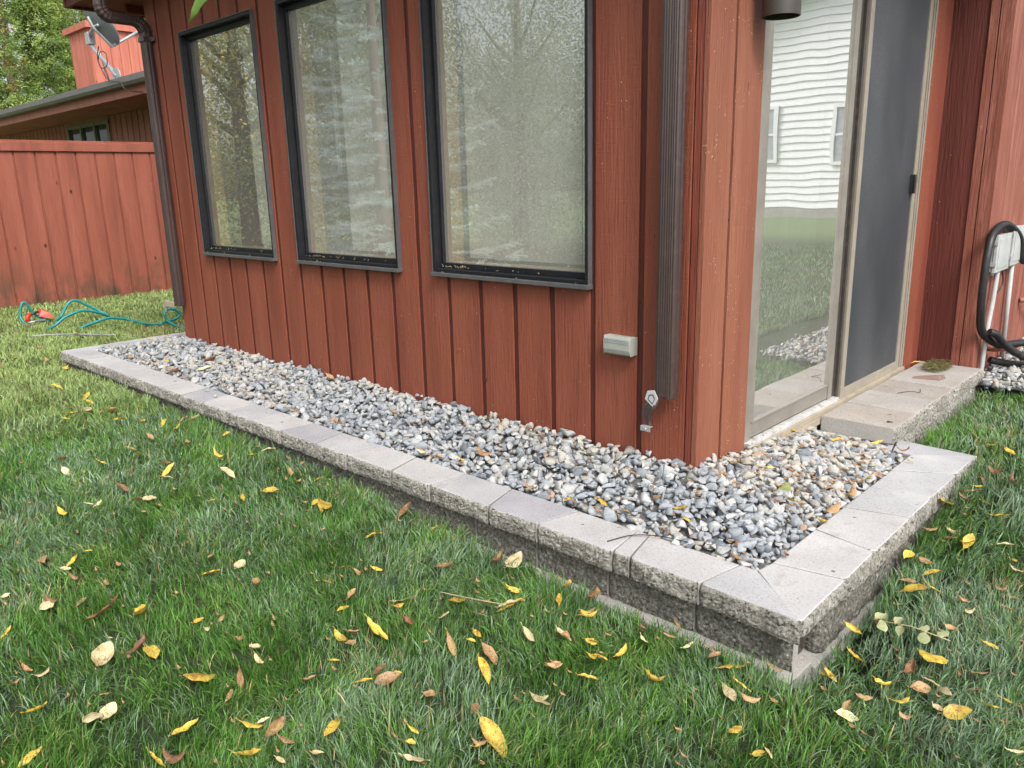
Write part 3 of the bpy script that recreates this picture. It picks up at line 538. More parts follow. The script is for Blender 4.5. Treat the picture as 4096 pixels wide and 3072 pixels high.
# downspouts --------------------------------------------------------
def spout_section(w_, d, ribs=True):
    pts = []; n = 22; rd = 0.008
    # front face (local -b), ribbed; a = across, b = depth
    for i in range(n + 1):
        u = -w_ / 2 + rd + (w_ - 2 * rd) * i / n
        k = 0.0022 * abs(math.sin(math.pi * i / n * 6)) if ribs and 1 < i < n - 1 else 0
        pts.append((u, -d / 2 - k + 0.001))
    for j in range(1, 4):
        an = -math.pi / 2 + j / 4 * math.pi / 2; pts.append((w_ / 2 - rd + rd * math.cos(an), -d / 2 + rd + rd * math.sin(an)))
    for i in range(7):
        u = -d / 2 + rd + (d - 2 * rd) * i / 6; k = 0.0018 * abs(math.sin(math.pi * i / 6 * 2)); pts.append((w_ / 2 + k, u))
    pts.append((w_ / 2 - rd * .3, d / 2 - rd * .3)); pts.append((-w_ / 2 + rd * .3, d / 2 - rd * .3))
    for i in range(7):
        u = d / 2 - rd - (d - 2 * rd) * i / 6; k = 0.0018 * abs(math.sin(math.pi * i / 6 * 2)); pts.append((-w_ / 2 - k, u))
    pts.append((-w_ / 2 + rd * .3, -d / 2 + rd * .3))
    return pts
def downspout(name, cx, cy, z0, z1, elbow):
    sec = spout_section(0.072, 0.052)
    mb = MB(); zs = [z0 + 0.0, z0 + 0.012, z0 + 0.03] + list(np.linspace(z0 + 0.1, z1, 6))
    rings = []
    for i, z in enumerate(zs):
        rings.append([(cx + a * (1 if i > 1 else 0.97) + (0.0015 * math.sin(a * 300) if i == 0 else 0), cy + b_ * (1 if i > 1 else 0.97), z + (0.004 * math.sin(a * 130 + 1) if i == 0 else 0)) for a, b_ in sec])
    mb.loft(rings, smooth=False)
    o = mb.build(name, mat['downspout'], house)
    iv = MB().prism([(cx - 0.031, cy - 0.021), (cx + 0.031, cy - 0.021), (cx + 0.031, cy + 0.021), (cx - 0.031, cy + 0.021)], z0 - 0.0015, z0 + 0.002).build('spout_opening', mat['blind_dark'], None); iv.parent = o
    if elbow:
        mb = MB(); zt = z1; path = []
        for k in range(13):
            an = k / 12 * math.pi / 2; path.append((cx, cy - 0.07 + 0.07 * math.cos(an), zt + 0.07 * math.sin(an)))
        path += [(cx, cy - 0.07 - 0.12 * k / 3, zt + 0.07) for k in range(1, 4)]
        yy = cy - 0.19
        for k in range(1, 11):
            an = k / 10 * math.pi / 2; path.append((cx, yy - 0.06 * math.sin(an), zt + 0.13 - 0.06 * math.cos(an)))
        path += [(cx, yy - 0.06, 2.41)]
        secE = [(a, -b_) for a, b_ in sec]
        rings = []
        for i, p in enumerate(path):
            q0 = Vector(path[max(i - 1, 0)]); q1 = Vector(path[min(i + 1, len(path) - 1)]); d = (q1 - q0).normalized()
            nrm = Vector((0, d.z, -d.y))      # in-plane normal
            crimp = 1 + (0.10 if (i % 2 and (i < 13 or i > 16)) else 0.02)
            rings.append([Vector(p) + Vector((1, 0, 0)) * a * (1 + (crimp - 1) * .5) + nrm * b_ * crimp * 1.15 for a, b_ in sec])
        mb.loft(rings, smooth=False)
        e = mb.build('elbow', mat['downspout'], None); e.parent = o
        mb = MB(); bx = [(cx - 0.041, cy - 0.033), (cx + 0.041, cy - 0.033), (cx + 0.041, cy + 0.03), (cx - 0.041, cy + 0.03)]
        mb.prism(bx, zt - 0.055, zt - 0.025); mb.prism([(cx + 0.04, cy + 0.005), (cx + 0.075, cy + 0.024), (cx + 0.04, cy + 0.028)], zt - 0.055, zt - 0.025)
        c_ = mb.build('strap', mat['downspout'], None, 0.003); c_.parent = o
    return o
ds1 = downspout('downspout', -4.025, -0.038, 0.36, 2.105, True)
ds2 = downspout('downspout', -0.097, -0.052, 0.375, 2.42, False)
# flip-up hinge strap under the corner downspout
def hinge(o, P0, P1, P2, foot, wid=0.050, side=Vector((1, 0, 0))):
    P = spline([P0, (Vector(P0) + Vector(P1)) / 2 + Vector((0, -0.006, 0)), P1, P2], 4); mb = MB(); rings = []
    for i, p in enumerate(P):
        f = i / (len(P) - 1); w2 = wid * (0.62 + 0.38 * math.sin(math.pi * min(1, f * 1.1 + 0.1)))
        rings.append([p - side * w2 * .5, p - side * w2 * .28 + Vector((0, -0.005, 0)), p - side * w2 * .2, p + side * w2 * .2, p + side * w2 * .28 + Vector((0, -0.005, 0)), p + side * w2 * .5, p + side * w2 * .5 + Vector((0, .003, 0)), p - side * w2 * .5 + Vector((0, .003, 0))])
    mb.loft(rings, smooth=False)
    s_ = mb.build('hinge_strap', mat['downspout'], None); s_.parent = o
    mb = MB(); x, y, z = P2; mb.box(x - 0.02, x + 0.022, y - 0.018, y - 0.001, z - 0.006, z - 0.003); mb.box(x - 0.02, x + 0.022, y - 0.0185, y - 0.016, z - 0.022, z - 0.0035)
    mb.tube([(x + .001, y - 0.024, z - 0.013), (x + .001, y - 0.018, z - 0.013)], 0.006, 8)
    f_ = mb.build('metal_foot', mat['galv'], None, 0.001); f_.parent = o
hinge(ds2, (-0.132, -0.075, 0.362), (-0.160, -0.080, 0.305), (-0.163, -0.066, 0.262), None)
mb = MB(); cx, cz = -0.136, 0.365
pts = [(cx - 0.030, cz - 0.004), (cx - 0.020, cz + 0.028), (cx + 0.010, cz + 0.034), (cx + 0.026, cz + 0.004), (cx + 0.006, cz - 0.032)]
mb.add([(x, -0.0850, z) for x, z in pts] + [(x, -0.0815, z) for x, z in pts], [(0, 4, 3, 2, 1), (5, 6, 7, 8, 9)] + [(i, (i + 1) % 5, 5 + (i + 1) % 5, 5 + i) for i in range(5)])
o = mb.build('hinge_plate', mat['white'], None, 0.002); o.parent = ds2
mb = MB(); q = [(cx + (x - cx) * .55, cz + (z - cz) * .55) for x, z in pts]; q2 = [(cx + (x - cx) * .45, cz + (z - cz) * .45) for x, z in pts]
for i in range(5):
    j = (i + 1) % 5; mb.add([(q[i][0], -0.0862, q[i][1]), (q[j][0], -0.0862, q[j][1]), (q2[j][0], -0.0862, q2[j][1]), (q2[i][0], -0.0862, q2[i][1]), (q[i][0], -0.0845, q[i][1]), (q[j][0], -0.0845, q[j][1]), (q2[j][0], -0.0845, q2[j][1]), (q2[i][0], -0.0845, q2[i][1])], [(0, 3, 2, 1), (0, 1, 5, 4), (2, 3, 7, 6)])
o = mb.build('plate_outline', mat['alu_dark'], None); o.parent = ds2
# beige bracket on the far downspout
mb = MB(); mb.box(-4.20, -4.06, -0.070, -0.040, 0.372, 0.380); mb.box(-4.20, -4.06, -0.071, -0.067, 0.345, 0.372)
mb.tube(spline([(-4.2, -0.06, 0.375), (-4.235, -0.06, 0.36), (-4.23, -0.06, 0.33), (-4.20, -0.06, 0.335), (-4.205, -0.065, 0.30)], 5), 0.004, 6)
o = mb.build('flip_bracket', mat['beige'], None, 0.002); o.parent = ds1

# sliding door -------------------------------------------------------
DT = 2.24
door = MB(); door.box(-0.045, -0.020, 0.397, 0.452, 0.07, DT); door.box(-0.045, -0.020, 0.452, 2.20, DT - 0.045, DT)
door = door.build('sliding_door', mat['alu'], house, 0.002)
def sub(mb, name, m_, bev=0.001):
    o = mb.build(name, m_, None, bev); o.parent = door; return o
mb = MB(); mb.box(-0.042, -0.024, 0.453, 0.481, 0.105, DT - 0.05); mb.box(-0.042, -0.024, 0.481, 1.215, 0.105, 0.172); mb.box(-0.042, -0.0225, 0.481, 1.215, 0.118, 0.124)
mb.box(-0.042, -0.020, 0.46, 1.23, 0.165, 0.171)
sub(mb, 'panel_frame', mat['alu'])
sub(MB().box(-0.035, -0.031, 0.478, 1.222, 0.168, DT - 0.05), 'glass_pane', mat['door_glass'], 0)
mb = MB(); mb.box(-0.050, -0.020, 1.217, 1.262, 0.1, DT - 0.05); sub(mb, 'grey_stile', mat['alu'])
mb = MB(); mb.box(-0.060, -0.024, 1.263, 1.30, 0.1, DT - 0.05); mb.box(-0.05, -0.012, 1.302, 1.322, 0.1, DT - 0.05); sub(mb, 'dark_stile', mat['alu_dark'])
mb = MB(); mb.box(-0.020, -0.004, 1.330, 1.372, 0.083, DT - 0.05); mb.box(-0.020, -0.004, 1.372, 2.095, 0.083, 0.128); mb.box(-0.020, -0.004, 2.095, 2.125, 0.083, DT - 0.05); mb.box(-0.020, -0.004, 1.372, 2.095, DT - 0.1, DT - 0.05)
sub(mb, 'screen_frame', mat['alu_tan'])
sub(MB().box(-0.014, -0.010, 1.371, 2.096, 0.127, DT - 0.09), 'screen_mesh', mat['screen'], 0)
mb = MB(); mb.box(-0.03, -0.006, 2.128, 2.146, 0.08, DT - .05); mb.box(-0.03, -0.004, 2.158, 2.172, 0.08, DT - .05); mb.box(-0.04, -0.002, 2.184, 2.205, 0.08, DT - .05)
sub(mb, 'jamb_track', mat['alu_tan'])
sub(MB().box(-0.06, -0.031, 2.12, 2.2, 0.08, DT - .05), 'jamb_shadow_gap', mat['alu_dark'], 0)
mb = MB(); mb.box(-0.008, 0.012, 2.055, 2.085, 1.02, 1.115); mb.box(0.012, 0.016, 2.05, 2.07, 1.025, 1.11)
sub(mb, 'handle', mat['black'])
sub(MB().box(-0.03, 0.004, 0.40, 1.30, 0.083, 0.098), 'white_sill', mat['white_sill'])
mb = MB(); mb.box(-0.06, 0.012, 0.398, 2.2, 0.058, 0.0825); mb.box(-0.06, 0.022, 0.40, 2.2, 0.03, 0.0575)
sub(mb, 'sill_track', mat['beige'])
# curtain behind the fixed glass
mb = MB(); ys = np.linspace(0.44, 1.32, 90)
f_ = [(-0.17 + 0.018 * math.sin(y * 60) + 0.008 * math.sin(y * 23), y) for y in ys]; b2 = [(x - 0.003, y) for x, y in f_[::-1]]
mb.prism(f_ + b2, 0.10, 2.2)
sub(mb, 'curtain', plain('grey_green_curtain', (0.26, 0.30, 0.28), 0.8), 0)
# wall above the door, trims right of it
mb = MB(); mb.box(-0.05, -0.001, 0.397, 2.21, DT + 0.002, 2.351)
mb.box(-0.05, 0.0, 2.207, 2.345, 0.0, 2.351); mb.build('door_trim_board', mat['siding'], house, 0.002)
mb = MB(); mb.box(-0.05, -0.024, 2.345, 2.47, 0.0, 2.351); mb.box(-0.10, -0.0501, 2.2, 2.49, 0.0, 2.351)
mb.build('groove_backing', mat['siding_groove'], house)
MB().box(-0.024, -0.006, 2.362, 2.468, 0.0, 2.351).build('trim_strip', mat['trim'], house, 0.002)
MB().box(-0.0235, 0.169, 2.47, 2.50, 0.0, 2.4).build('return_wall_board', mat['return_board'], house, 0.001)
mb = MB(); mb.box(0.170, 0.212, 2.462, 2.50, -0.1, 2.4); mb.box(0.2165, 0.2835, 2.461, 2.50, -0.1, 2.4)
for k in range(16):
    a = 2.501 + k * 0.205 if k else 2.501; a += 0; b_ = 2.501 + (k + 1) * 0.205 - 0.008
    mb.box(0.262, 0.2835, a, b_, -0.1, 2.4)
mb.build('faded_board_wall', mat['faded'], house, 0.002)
MB().box(0.172, 0.2615, 2.486, 5.9, -0.1, 2.4).build('groove_backing', mat['siding_groove'], house)

# ------------------------------------------------------------------ stone edging
def fbm(p): return mn.noise(p * 10) * 0.34 + mn.noise(p * 31) * 0.26 + abs(mn.noise(p * 70)) * 0.34 + mn.noise(p * 140) * 0.26
def stone(name, poly, z0, z1, rough, parent, mtop, amp=0.010, seed=0, side='rough', inset=0.0016):
    # poly: plan corners counter-clockwise; rough: set of edge indices with a split face
    cx = sum(p[0] for p in poly) / len(poly); cy = sum(p[1] for p in poly) / len(poly); n = len(poly)
    def shrink(p):
        d = Vector((cx - p[0], cy - p[1])); d.normalize(); return Vector((p[0] + d.x * inset * 1.4, p[1] + d.y * inset * 1.4))
    P = [shrink(p) for p in poly]; bm = bmesh.new(); cols = []; rowsN = 11; tops = []; kinds = []
    for e in range(n):
        a, b_ = P[e], P[(e + 1) % n]; L = (b_ - a).length; nrm = Vector(((b_ - a).y, -(b_ - a).x)).normalized()
        isr = e in rough; m_ = max(2, int(L / 0.0065)) if isr else 1
        for i in range(m_):
            u = i / m_; base = a.lerp(b_, u); col = []
            for j in range(rowsN + 1):
                z = z1 + (z0 - z1) * j / rowsN; p = Vector((base.x, base.y, z))
                if isr:
                    q = p + Vector((seed * 3.1, seed * 1.7, 0)); d = (amp * 1.5 * fbm(q)) * min(1, 0.30 + j * 0.25) + 0.003
                    ed = min(u, 1 - u) * L; d -= 0.010 * max(0, 1 - ed / 0.016) ** 2
                    tz = j / rowsN; d -= 0.006 * max(0, 1 - tz * 5) ** 1.5 + 0.004 * max(0, tz - 0.8) / 0.2
                    p = p + Vector((nrm.x * d, nrm.y * d, 0))
                    if j == 0: p.z -= 0.0025 + 0.002 * mn.noise(q * 40)
                elif j == 0: p.z -= 0.0012
                col.append(bm.verts.new(p))
            cols.append(col); kinds.append(isr)
    K = len(cols)
    for i in range(K):
        a, b_ = cols[i], cols[(i + 1) % K]
        for j in range(rowsN):
            f = bm.faces.new((a[j + 1], b_[j + 1], b_[j], a[j])); f.material_index = 1 if kinds[i] else 2; f.smooth = False
    # top: slightly inset loop gives a worn arris
    inner = []
    for col in cols:
        p = col[0].co; d = Vector((cx - p.x, cy - p.y, 0)); d.normalize(); inner.append(bm.verts.new((p.x + d.x * 0.004, p.y + d.y * 0.004, z1)))
    for i in range(K):
        f = bm.faces.new((cols[i][0], cols[(i + 1) % K][0], inner[(i + 1) % K], inner[i])); f.material_index = 0
    f = bm.faces.new(inner); f.material_index = 0; f = bm.faces.new([c_[-1] for c_ in cols][::-1]); f.material_index = 2
    bmesh.ops.recalc_face_normals(bm, faces=bm.faces); bmesh.ops.triangulate(bm, faces=[f for f in bm.faces if len(f.verts) > 4])
    me = bpy.data.meshes.new(name); bm.to_mesh(me); bm.free()
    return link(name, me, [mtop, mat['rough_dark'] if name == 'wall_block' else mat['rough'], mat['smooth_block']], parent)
wall = empty('stone_edging', (-2, -0.5, -0.2), 'low grey concrete block edging with split faces around the gravel bed', 'garden wall')
FY, FX, TH = -0.545, 0.644, 0.070
outer = [0.338, 0.093, 0.031, -0.285, -0.521, -0.844, -1.082, -1.397, -1.634, -1.936, -2.21, -2.478, -2.74, -3.0, -3.254, -3.583, -3.97, -4.23, -4.46, -4.688]
inner = [0.373, 0.050, 0.006, -0.245, -0.568, -0.819, -1.130, -1.355, -1.670, -1.914, -2.19, -2.472, -2.783, -3.03, -3.290, -3.550, -3.862, -4.165, -4.42, -4.587]
tone = ['mid', 'light', 'light', 'light', 'dark', 'mid', 'light', 'light', 'mid', 'dark', 'light', 'mid', 'light', 'dark', 'light', 'light', 'light', 'light', 'light', 'light', 'light']
IY = -0.363; IX = 0.437
CORN = (FX, -0.553)
sk = 0
def cap(poly, rough, tn, jit=True, th=TH):
    global sk; sk += 1; dz = random.uniform(-0.0015, 0.001) if jit else 0
    return stone('cap_stone', poly, -th + dz, dz, rough, wall, mat['cap_' + tn], 0.010, sk, inset=0.0022)
cap([(outer[0], FY), CORN, (0.425, IY), (inner[0], IY)], {0}, 'mid')                       # front mitre
for i in range(len(outer) - 1):
    cap([(outer[i + 1], FY), (outer[i], FY), (inner[i], IY), (inner[i + 1], IY)], {0}, tone[i + 1])
cap([(-5.012, FY), (outer[-1], FY), (inner[-1], IY), (-4.83, IY)], {0}, 'mid')
sy = [-0.253, -0.023, 0.309, 0.535, 0.837]; si = [-0.291, 0.02, 0.254, 0.508, 0.731]
cap([CORN, (FX, sy[0]), (IX, si[0]), (0.425, IY)], {0}, 'light', th=0.048)
for i, tn in enumerate(['light', 'light', 'mid', 'mid']):
    cap([(FX, sy[i]), (FX, sy[i + 1]), (IX, si[i + 1]), (IX, si[i])], {0}, tn)
cap([(FX, sy[4]), (0.645, 1.118), (0.435, 0.962), (IX, si[4])], {0}, 'mid')
cap([(0.645, 1.118), (0.329, 1.138), (0.362, 0.966), (0.435, 0.962)], {0}, 'dark')
cap([(0.327, 1.138), (0.012, 1.15), (0.012, 0.975), (0.360, 0.966)], {0}, 'dark')
ly = [-0.30, 0.0, 0.31, 0.62, 0.92]
cap([(-5.012, FY), (-4.83, IY), (-4.83, -0.24), (-5.012, -0.26)], {3}, 'light')
prev = (-0.26, -0.24)
for y in (0.04, 0.35, 0.64, 0.95):
    cap([(-5.012, prev[0]), (-4.83, prev[1]), (-4.83, y + .01), (-5.012, y)], {3}, 'light'); prev = (y, y + .01)
# blocks beneath
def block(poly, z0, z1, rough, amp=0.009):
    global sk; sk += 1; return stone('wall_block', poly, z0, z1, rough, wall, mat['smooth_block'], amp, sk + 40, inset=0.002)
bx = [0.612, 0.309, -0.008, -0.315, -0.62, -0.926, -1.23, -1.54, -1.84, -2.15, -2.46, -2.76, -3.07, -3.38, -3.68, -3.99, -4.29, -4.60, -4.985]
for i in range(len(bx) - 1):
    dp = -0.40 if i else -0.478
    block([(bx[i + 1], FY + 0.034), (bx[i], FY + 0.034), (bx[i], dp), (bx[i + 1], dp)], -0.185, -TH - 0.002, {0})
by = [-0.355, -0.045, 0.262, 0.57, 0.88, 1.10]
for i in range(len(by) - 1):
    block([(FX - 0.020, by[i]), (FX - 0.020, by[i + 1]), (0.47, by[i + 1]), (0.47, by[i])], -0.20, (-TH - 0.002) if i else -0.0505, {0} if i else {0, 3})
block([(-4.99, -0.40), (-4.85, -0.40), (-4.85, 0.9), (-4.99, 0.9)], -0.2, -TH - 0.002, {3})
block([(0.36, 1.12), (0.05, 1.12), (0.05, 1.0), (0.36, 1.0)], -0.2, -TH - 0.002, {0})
b_ = MB().box(0.40, 0.575, -0.474, -0.358, -0.26, -0.052).build('void_shade_box', mat['alu_dark'], wall)  # dark box; its colour stands in for the shade inside the corner void
mb = MB(); mb.box(-1.6, 0.628, FY - 0.012, -0.42, -0.25, -0.187); mb.box(0.5, 0.636, -0.419, 0.5, -0.26, -0.205)
mb.build('base_course', mat['smooth_block'], wall, 0.004)

step = empty('stone_step', (0.18, 1.7, 0), 'tan concrete slab step under the sliding screen door', 'step')
sj = [1.043, 1.33, 1.61, 1.89, 2.17, 2.445]
for i in range(5):
    stone('step_slab', [(0.345, sj[i]), (0.345, sj[i + 1]), (0.024, sj[i + 1] + 0.005), (0.024, sj[i] + (0.0 if i == 0 else 0.004))], 0.002, 0.072 + [0, .002, -.001, .0015, 0][i], {0}, step, mat[['cap_tan', 'cap_tan2', 'cap_tan', 'cap_tan2', 'cap_tan2'][i]], 0.011, 80 + i, inset=0.0024)
for a, b2 in ((1.145, 1.62), (1.62, 2.03), (2.03, 2.44)):
    stone('step_block', [(0.342, a), (0.342, b2), (0.06, b2), (0.06, a)], -0.13, 0.0, {0}, step, mat['smooth_block'], 0.012, 90 + a)

# ------------------------------------------------------------------ gravel
mbs = MB()
nx, ny = 60, 14
def sheet(x0, x1, y0, y1, nx, ny, f):
    xs = np.linspace(x0, x1, nx); ys = np.linspace(y0, y1, ny); k = [(x, y, float(f(x, y)) - 0.022) for y in ys for x in xs]
    mbs.add(k, [(j * nx + i, j * nx + i + 1, (j + 1) * nx + i + 1, (j + 1) * nx + i) for j in range(ny - 1) for i in range(nx - 1)], 0, True)
sheet(-4.83, 0.44, -0.365, 0.02, 90, 9, gv); sheet(-0.02, 0.44, 0.02, 0.97, 9, 20, gv); sheet(-4.83, -4.05, 0.02, 1.0, 12, 12, gv)
sheet(0.28, 0.83, 2.33, 3.85, 10, 20, lambda x, y: 0.028)
tag(mbs.build('gravel_bed_soil', mat['soil']), kind='structure')
variants = []; vfaces = []
for k in range(36):
    bm = bmesh.new(); n_ = random.randint(9, 14)
    for _ in range(n_):
        d = Vector((random.gauss(0, 1), random.gauss(0, 1), random.gauss(0, 1))).normalized() * random.uniform(.82, 1.08)
        bm.verts.new(d)
    res_ = bmesh.ops.convex_hull(bm, input=bm.verts); bmesh.ops.delete(bm, geom=[v for v in bm.verts if not v.link_faces], context='VERTS')
    bmesh.ops.bevel(bm, geom=bm.edges[:], offset=0.07, segments=1, affect='EDGES'); bmesh.ops.triangulate(bm, faces=bm.faces[:]); bm.verts.index_update()
    v = np.array([v.co[:] for v in bm.verts]); v *= np.array([random.uniform(1.05, 1.5), random.uniform(0.75, 1.05), random.uniform(0.55, 0.9)])
    variants.append(v); vfaces.append(np.array([[q_.index for q_ in f.verts] for f in bm.faces])); bm.free()
def rotm(n):
    q = rng.normal(size=(n, 4)); q /= np.linalg.norm(q, axis=1)[:, None]; a, b_, c_, d = q.T
    return np.stack([np.stack([1 - 2 * (c_*c_ + d*d), 2 * (b_*c_ - a*d), 2 * (b_*d + a*c_)], -1), np.stack([2 * (b_*c_ + a*d), 1 - 2 * (b_*b_ + d*d), 2 * (c_*d - a*b_)], -1), np.stack([2 * (b_*d - a*c_), 2 * (c_*d + a*b_), 1 - 2 * (b_*b_ + c_*c_)], -1)], 1)
def gravel(name, regions, label, cellk):
    pos = []
    for (x0, x1, y0, y1, cell, f) in regions:
        for layer, dz in ((0, -0.018), (1, -0.002), (2, 0.003)):
            c_ = cell * (1 if layer < 2 else 1.9); xs = np.arange(x0, x1, c_); ys = np.arange(y0, y1, c_); X, Y = np.meshgrid(xs, ys)
            X = X + rng.uniform(-.45, .45, X.shape) * c_; Y = Y + rng.uniform(-.45, .45, Y.shape) * c_
            X = X.ravel(); Y = Y.ravel(); keep = (X > x0 + .004) & (X < x1 - .004) & (Y > y0 + .004) & (Y < y1 - .004); X, Y = X[keep], Y[keep]
            Z = f(X, Y) + dz + rng.normal(0, 0.005, X.shape) + 0.014 * (vnoise(X * 9 + 40, Y * 9 + 40, 5) - .5)
            pos.append(np.stack([X, Y, Z], 1))
    P = np.concatenate(pos); n = len(P)
    size = np.clip(rng.lognormal(math.log(0.0175), 0.30, n), 0.008, 0.034); Rm = rotm(n)
    # keep stones lying rather flat
    flat = rng.uniform(0, 1, n) < 0.55; yaw = rng.uniform(0, 6.28, n); cz, sz = np.cos(yaw), np.sin(yaw); Z0 = np.zeros(n); O1 = np.ones(n)
    Rf = np.stack([np.stack([cz, -sz, Z0], -1), np.stack([sz, cz, Z0], -1), np.stack([Z0, Z0, O1], -1)], 1)
    Rm = np.where(flat[:, None, None], Rf, Rm)
    vi = rng.integers(0, 36, n)
    blue = np.array([0.275, 0.295, 0.315]); lite = np.array([0.38, 0.385, 0.38]); beige = np.array([0.36, 0.345, 0.305]); tan_ = np.array([0.36, 0.25, 0.18]); dark = np.array([0.16, 0.18, 0.20])
    wl = vnoise(P[:, 0] * 1.6 + 9, P[:, 1] * 5 + 9, 8) + rng.uniform(-.45, .45, n) + np.where(P[:, 1] > 0, .42, 0.45 * np.clip((P[:, 1] + .25) * 3, 0, 1) - .08)
    c_ = np.where((wl > 0.72)[:, None], beige, blue); r_ = rng.uniform(0, 1, n)
    c_ = np.where((r_ < 0.32)[:, None], lite, c_); c_ = np.where((r_ > 0.985)[:, None], tan_, c_); c_ = np.where(((r_ > 0.90) & (r_ < 0.985))[:, None], dark, c_)
    c_ = c_ * rng.uniform(0.85, 1.15, n)[:, None]
    VV, FF, CC, off = [], [], [], 0
    for k in range(36):
        s_ = np.where(vi == k)[0]; m_ = len(s_); nvv = len(variants[k])
        V = np.einsum('nij,kj->nki', Rm[s_], variants[k]) * size[s_][:, None, None] + P[s_][:, None, :]
        VV.append(V.reshape(-1, 3)); FF.append((vfaces[k][None] + (np.arange(m_) * nvv)[:, None, None] + off).reshape(-1)); CC.append(np.repeat(c_[s_], nvv, 0)); off += m_ * nvv
    VV = np.concatenate(VV); FF = np.concatenate(FF)
    o = np_mesh(name, VV, FF, np.full(len(FF) // 3, 3), np.concatenate(CC), mat['rock']); return tag(o, label, 'gravel', kind='stuff')
gravel('gravel', [(-4.83, -0.002, -0.36, -0.002, 0.0295, gv), (0.0, 0.435, -0.36, 0.0, 0.0295, gv), (0.004, 0.435, 0.0, 0.962, 0.0295, gv), (-4.83, -4.09, 0.0, 0.9, 0.03, gv),
                  ], 'blue grey crushed stone filling the bed between the edging and the house', 0)
gravel('gravel', [(0.36, 0.85, 2.30, 2.5, 0.034, lambda x, y: 0.028 + 0 * x), (0.285, 0.85, 2.5, 3.9, 0.036, lambda x, y: 0.03 + 0 * x)], 'pale crushed stone strip beyond the step under the black corrugated hoses', 0)
# a few loose stones on the caps
mb = MB()
for i, (x, y) in enumerate([(-2.79, -0.44), (-2.05, -0.46), (-2.27, -0.42), (-1.62, -0.42), (-4.1, -0.40), (-3.7, -0.41), (0.33, 1.06), (-3.35, -0.42), (-2.95, -0.41), (-1.95, -0.40), (-4.5, -0.42)]):
    s_ = [0.016, 0.006, 0.007, 0.006, 0.011, 0.008, 0.011, 0.012, 0.013, 0.006, 0.013][i]
    o = MB().add((variants[i] * s_ * np.array([1, 1, .8])).tolist(), vfaces[i].tolist()).build('loose_stone', mat['cap_mid'] if i != 8 else mat['cap_dark'])
    o.location = (x, y, s_ * 0.45)
    px_ = ['largest grey chip on a dark cap stone left of centre', 'small chip on the cap stones left of centre', 'small chip close to the gravel on a pale cap stone', 'tiny chip on the dark cap stone', 'grey chip near the far left end of the caps', 'small chip near the far left end of the caps', 'lone stone on the dark slab beside the step', 'flat chip along the gravel edge on a pale cap', 'dark chip spilled from the gravel onto the cap', 'tiny chip at the gravel edge of a cap stone', 'grey chip on the farthest front cap stone'][i]
    tag(o, px_, 'stone', 'stones lying on the cap stones')

# ------------------------------------------------------------------ wall fittings
v_ = empty('wall_vent', (-0.318, 0, 0.53), 'small grey louvred dryer vent cover on the red siding beside the corner downspout', 'vent cover')
prof = [(0.0, 0.562), (-0.040, 0.566), (-0.047, 0.556), (-0.049, 0.545), (-0.049, 0.515), (-0.044, 0.500), (-0.036, 0.494), (0.0, 0.494)]
mb = MB(); mb.loft([[(x, y, z) for y, z in prof] for x in (-0.379, -0.260)], smooth=False)
mb.build('vent_hood', mat['vent_grey'], v_, 0.002)
mb = MB()
for k in range(3): mb.box(-0.370, -0.262, -0.0505, -0.0482, 0.551 - k * 0.0052, 0.5535 - k * 0.0052)
mb.build('louvre', mat['grey_plastic'], v_)
for x in (-0.3805, -0.2598): MB().box(x, x + .0014, -0.044, 0.0, 0.4945, 0.5635).build('side_cheek', mat['vent_grey'], v_, 0.0015)

lm = empty('wall_lamp', (0.1, 0.29, 1.7), 'dark cylindrical downlight on the corner wall above the door glass', 'wall lamp')
mb = MB(); cx, cy, r_ = 0.085, 0.30, 0.062
ring = lambda r, z: [(cx + r * math.cos(a), cy + r * math.sin(a), z) for a in np.linspace(0, 2 * math.pi, 40, endpoint=False)]
mb.loft([ring(r_, 1.634), ring(r_, 1.90), ring(r_ - .005, 1.905)], smooth=True, cap=False); mb.loft([ring(r_ - .004, 1.66), ring(r_ - .004, 1.634), ring(r_, 1.634)], smooth=False, cap=False)
k = ring(r_ - .004, 1.66); mb.add(k, [tuple(range(40))]); k = ring(r_ - .005, 1.905); mb.add(k, [tuple(range(40))])
mb.build('lamp_shade', mat['lamp_metal'], lm)
MB().box(0.0, 0.03, 0.25, 0.35, 1.72, 1.83).build('wall_mount', mat['lamp_metal'], lm, 0.003)

def util_box(x1, y0, y1, z0, z1, label):
    e = empty('utility_box', (0.29, (y0 + y1) / 2, z0), label, 'utility box', 'boxes on the faded wall')
    MB().box(0.2845, x1 - 0.016, y0, y1, z0 + 0.006, z1 - 0.004).build('box_base', mat['grey_plastic'], e, 0.003)
    mb = MB(); mb.box(x1 - 0.0155, x1, y0 - 0.004, y1 + 0.004, z0, z1); mb.box(x1, x1 + .004, y0 + .03, y1 - .03, z0 + .02, z1 - .02)
    mb.build('box_lid', mat['white'], e, 0.004)
    for z in (z0 + 0.035, z1 - 0.05): MB().box(x1 - 0.03, x1 + 0.002, y0 - 0.012, y0 - 0.0045, z, z + 0.022).build('latch', mat['grey_plastic'], e, 0.001)
    mb = MB()
    for y in (y0 + 0.05, y0 + 0.13): mb.tube([(x1 - 0.025, y, z0 - 0.018), (x1 - 0.025, y, z0 + 0.01)], 0.011, 10)
    mb.build('cable_gland', mat['white'], e); return e
util_box(0.335, 2.46, 2.74, 0.592, 0.79, 'nearer pale grey plastic box behind the black corrugated loop')
util_box(0.335, 2.80, 3.10, 0.60, 0.815, 'farther grey plastic box at the right edge, half cut off')
def conduit(path, r_, label):
    o = MB().tube(path, r_, 12).build('conduit', mat['white']); return tag(o, label, 'pipe', 'white conduits below the boxes')
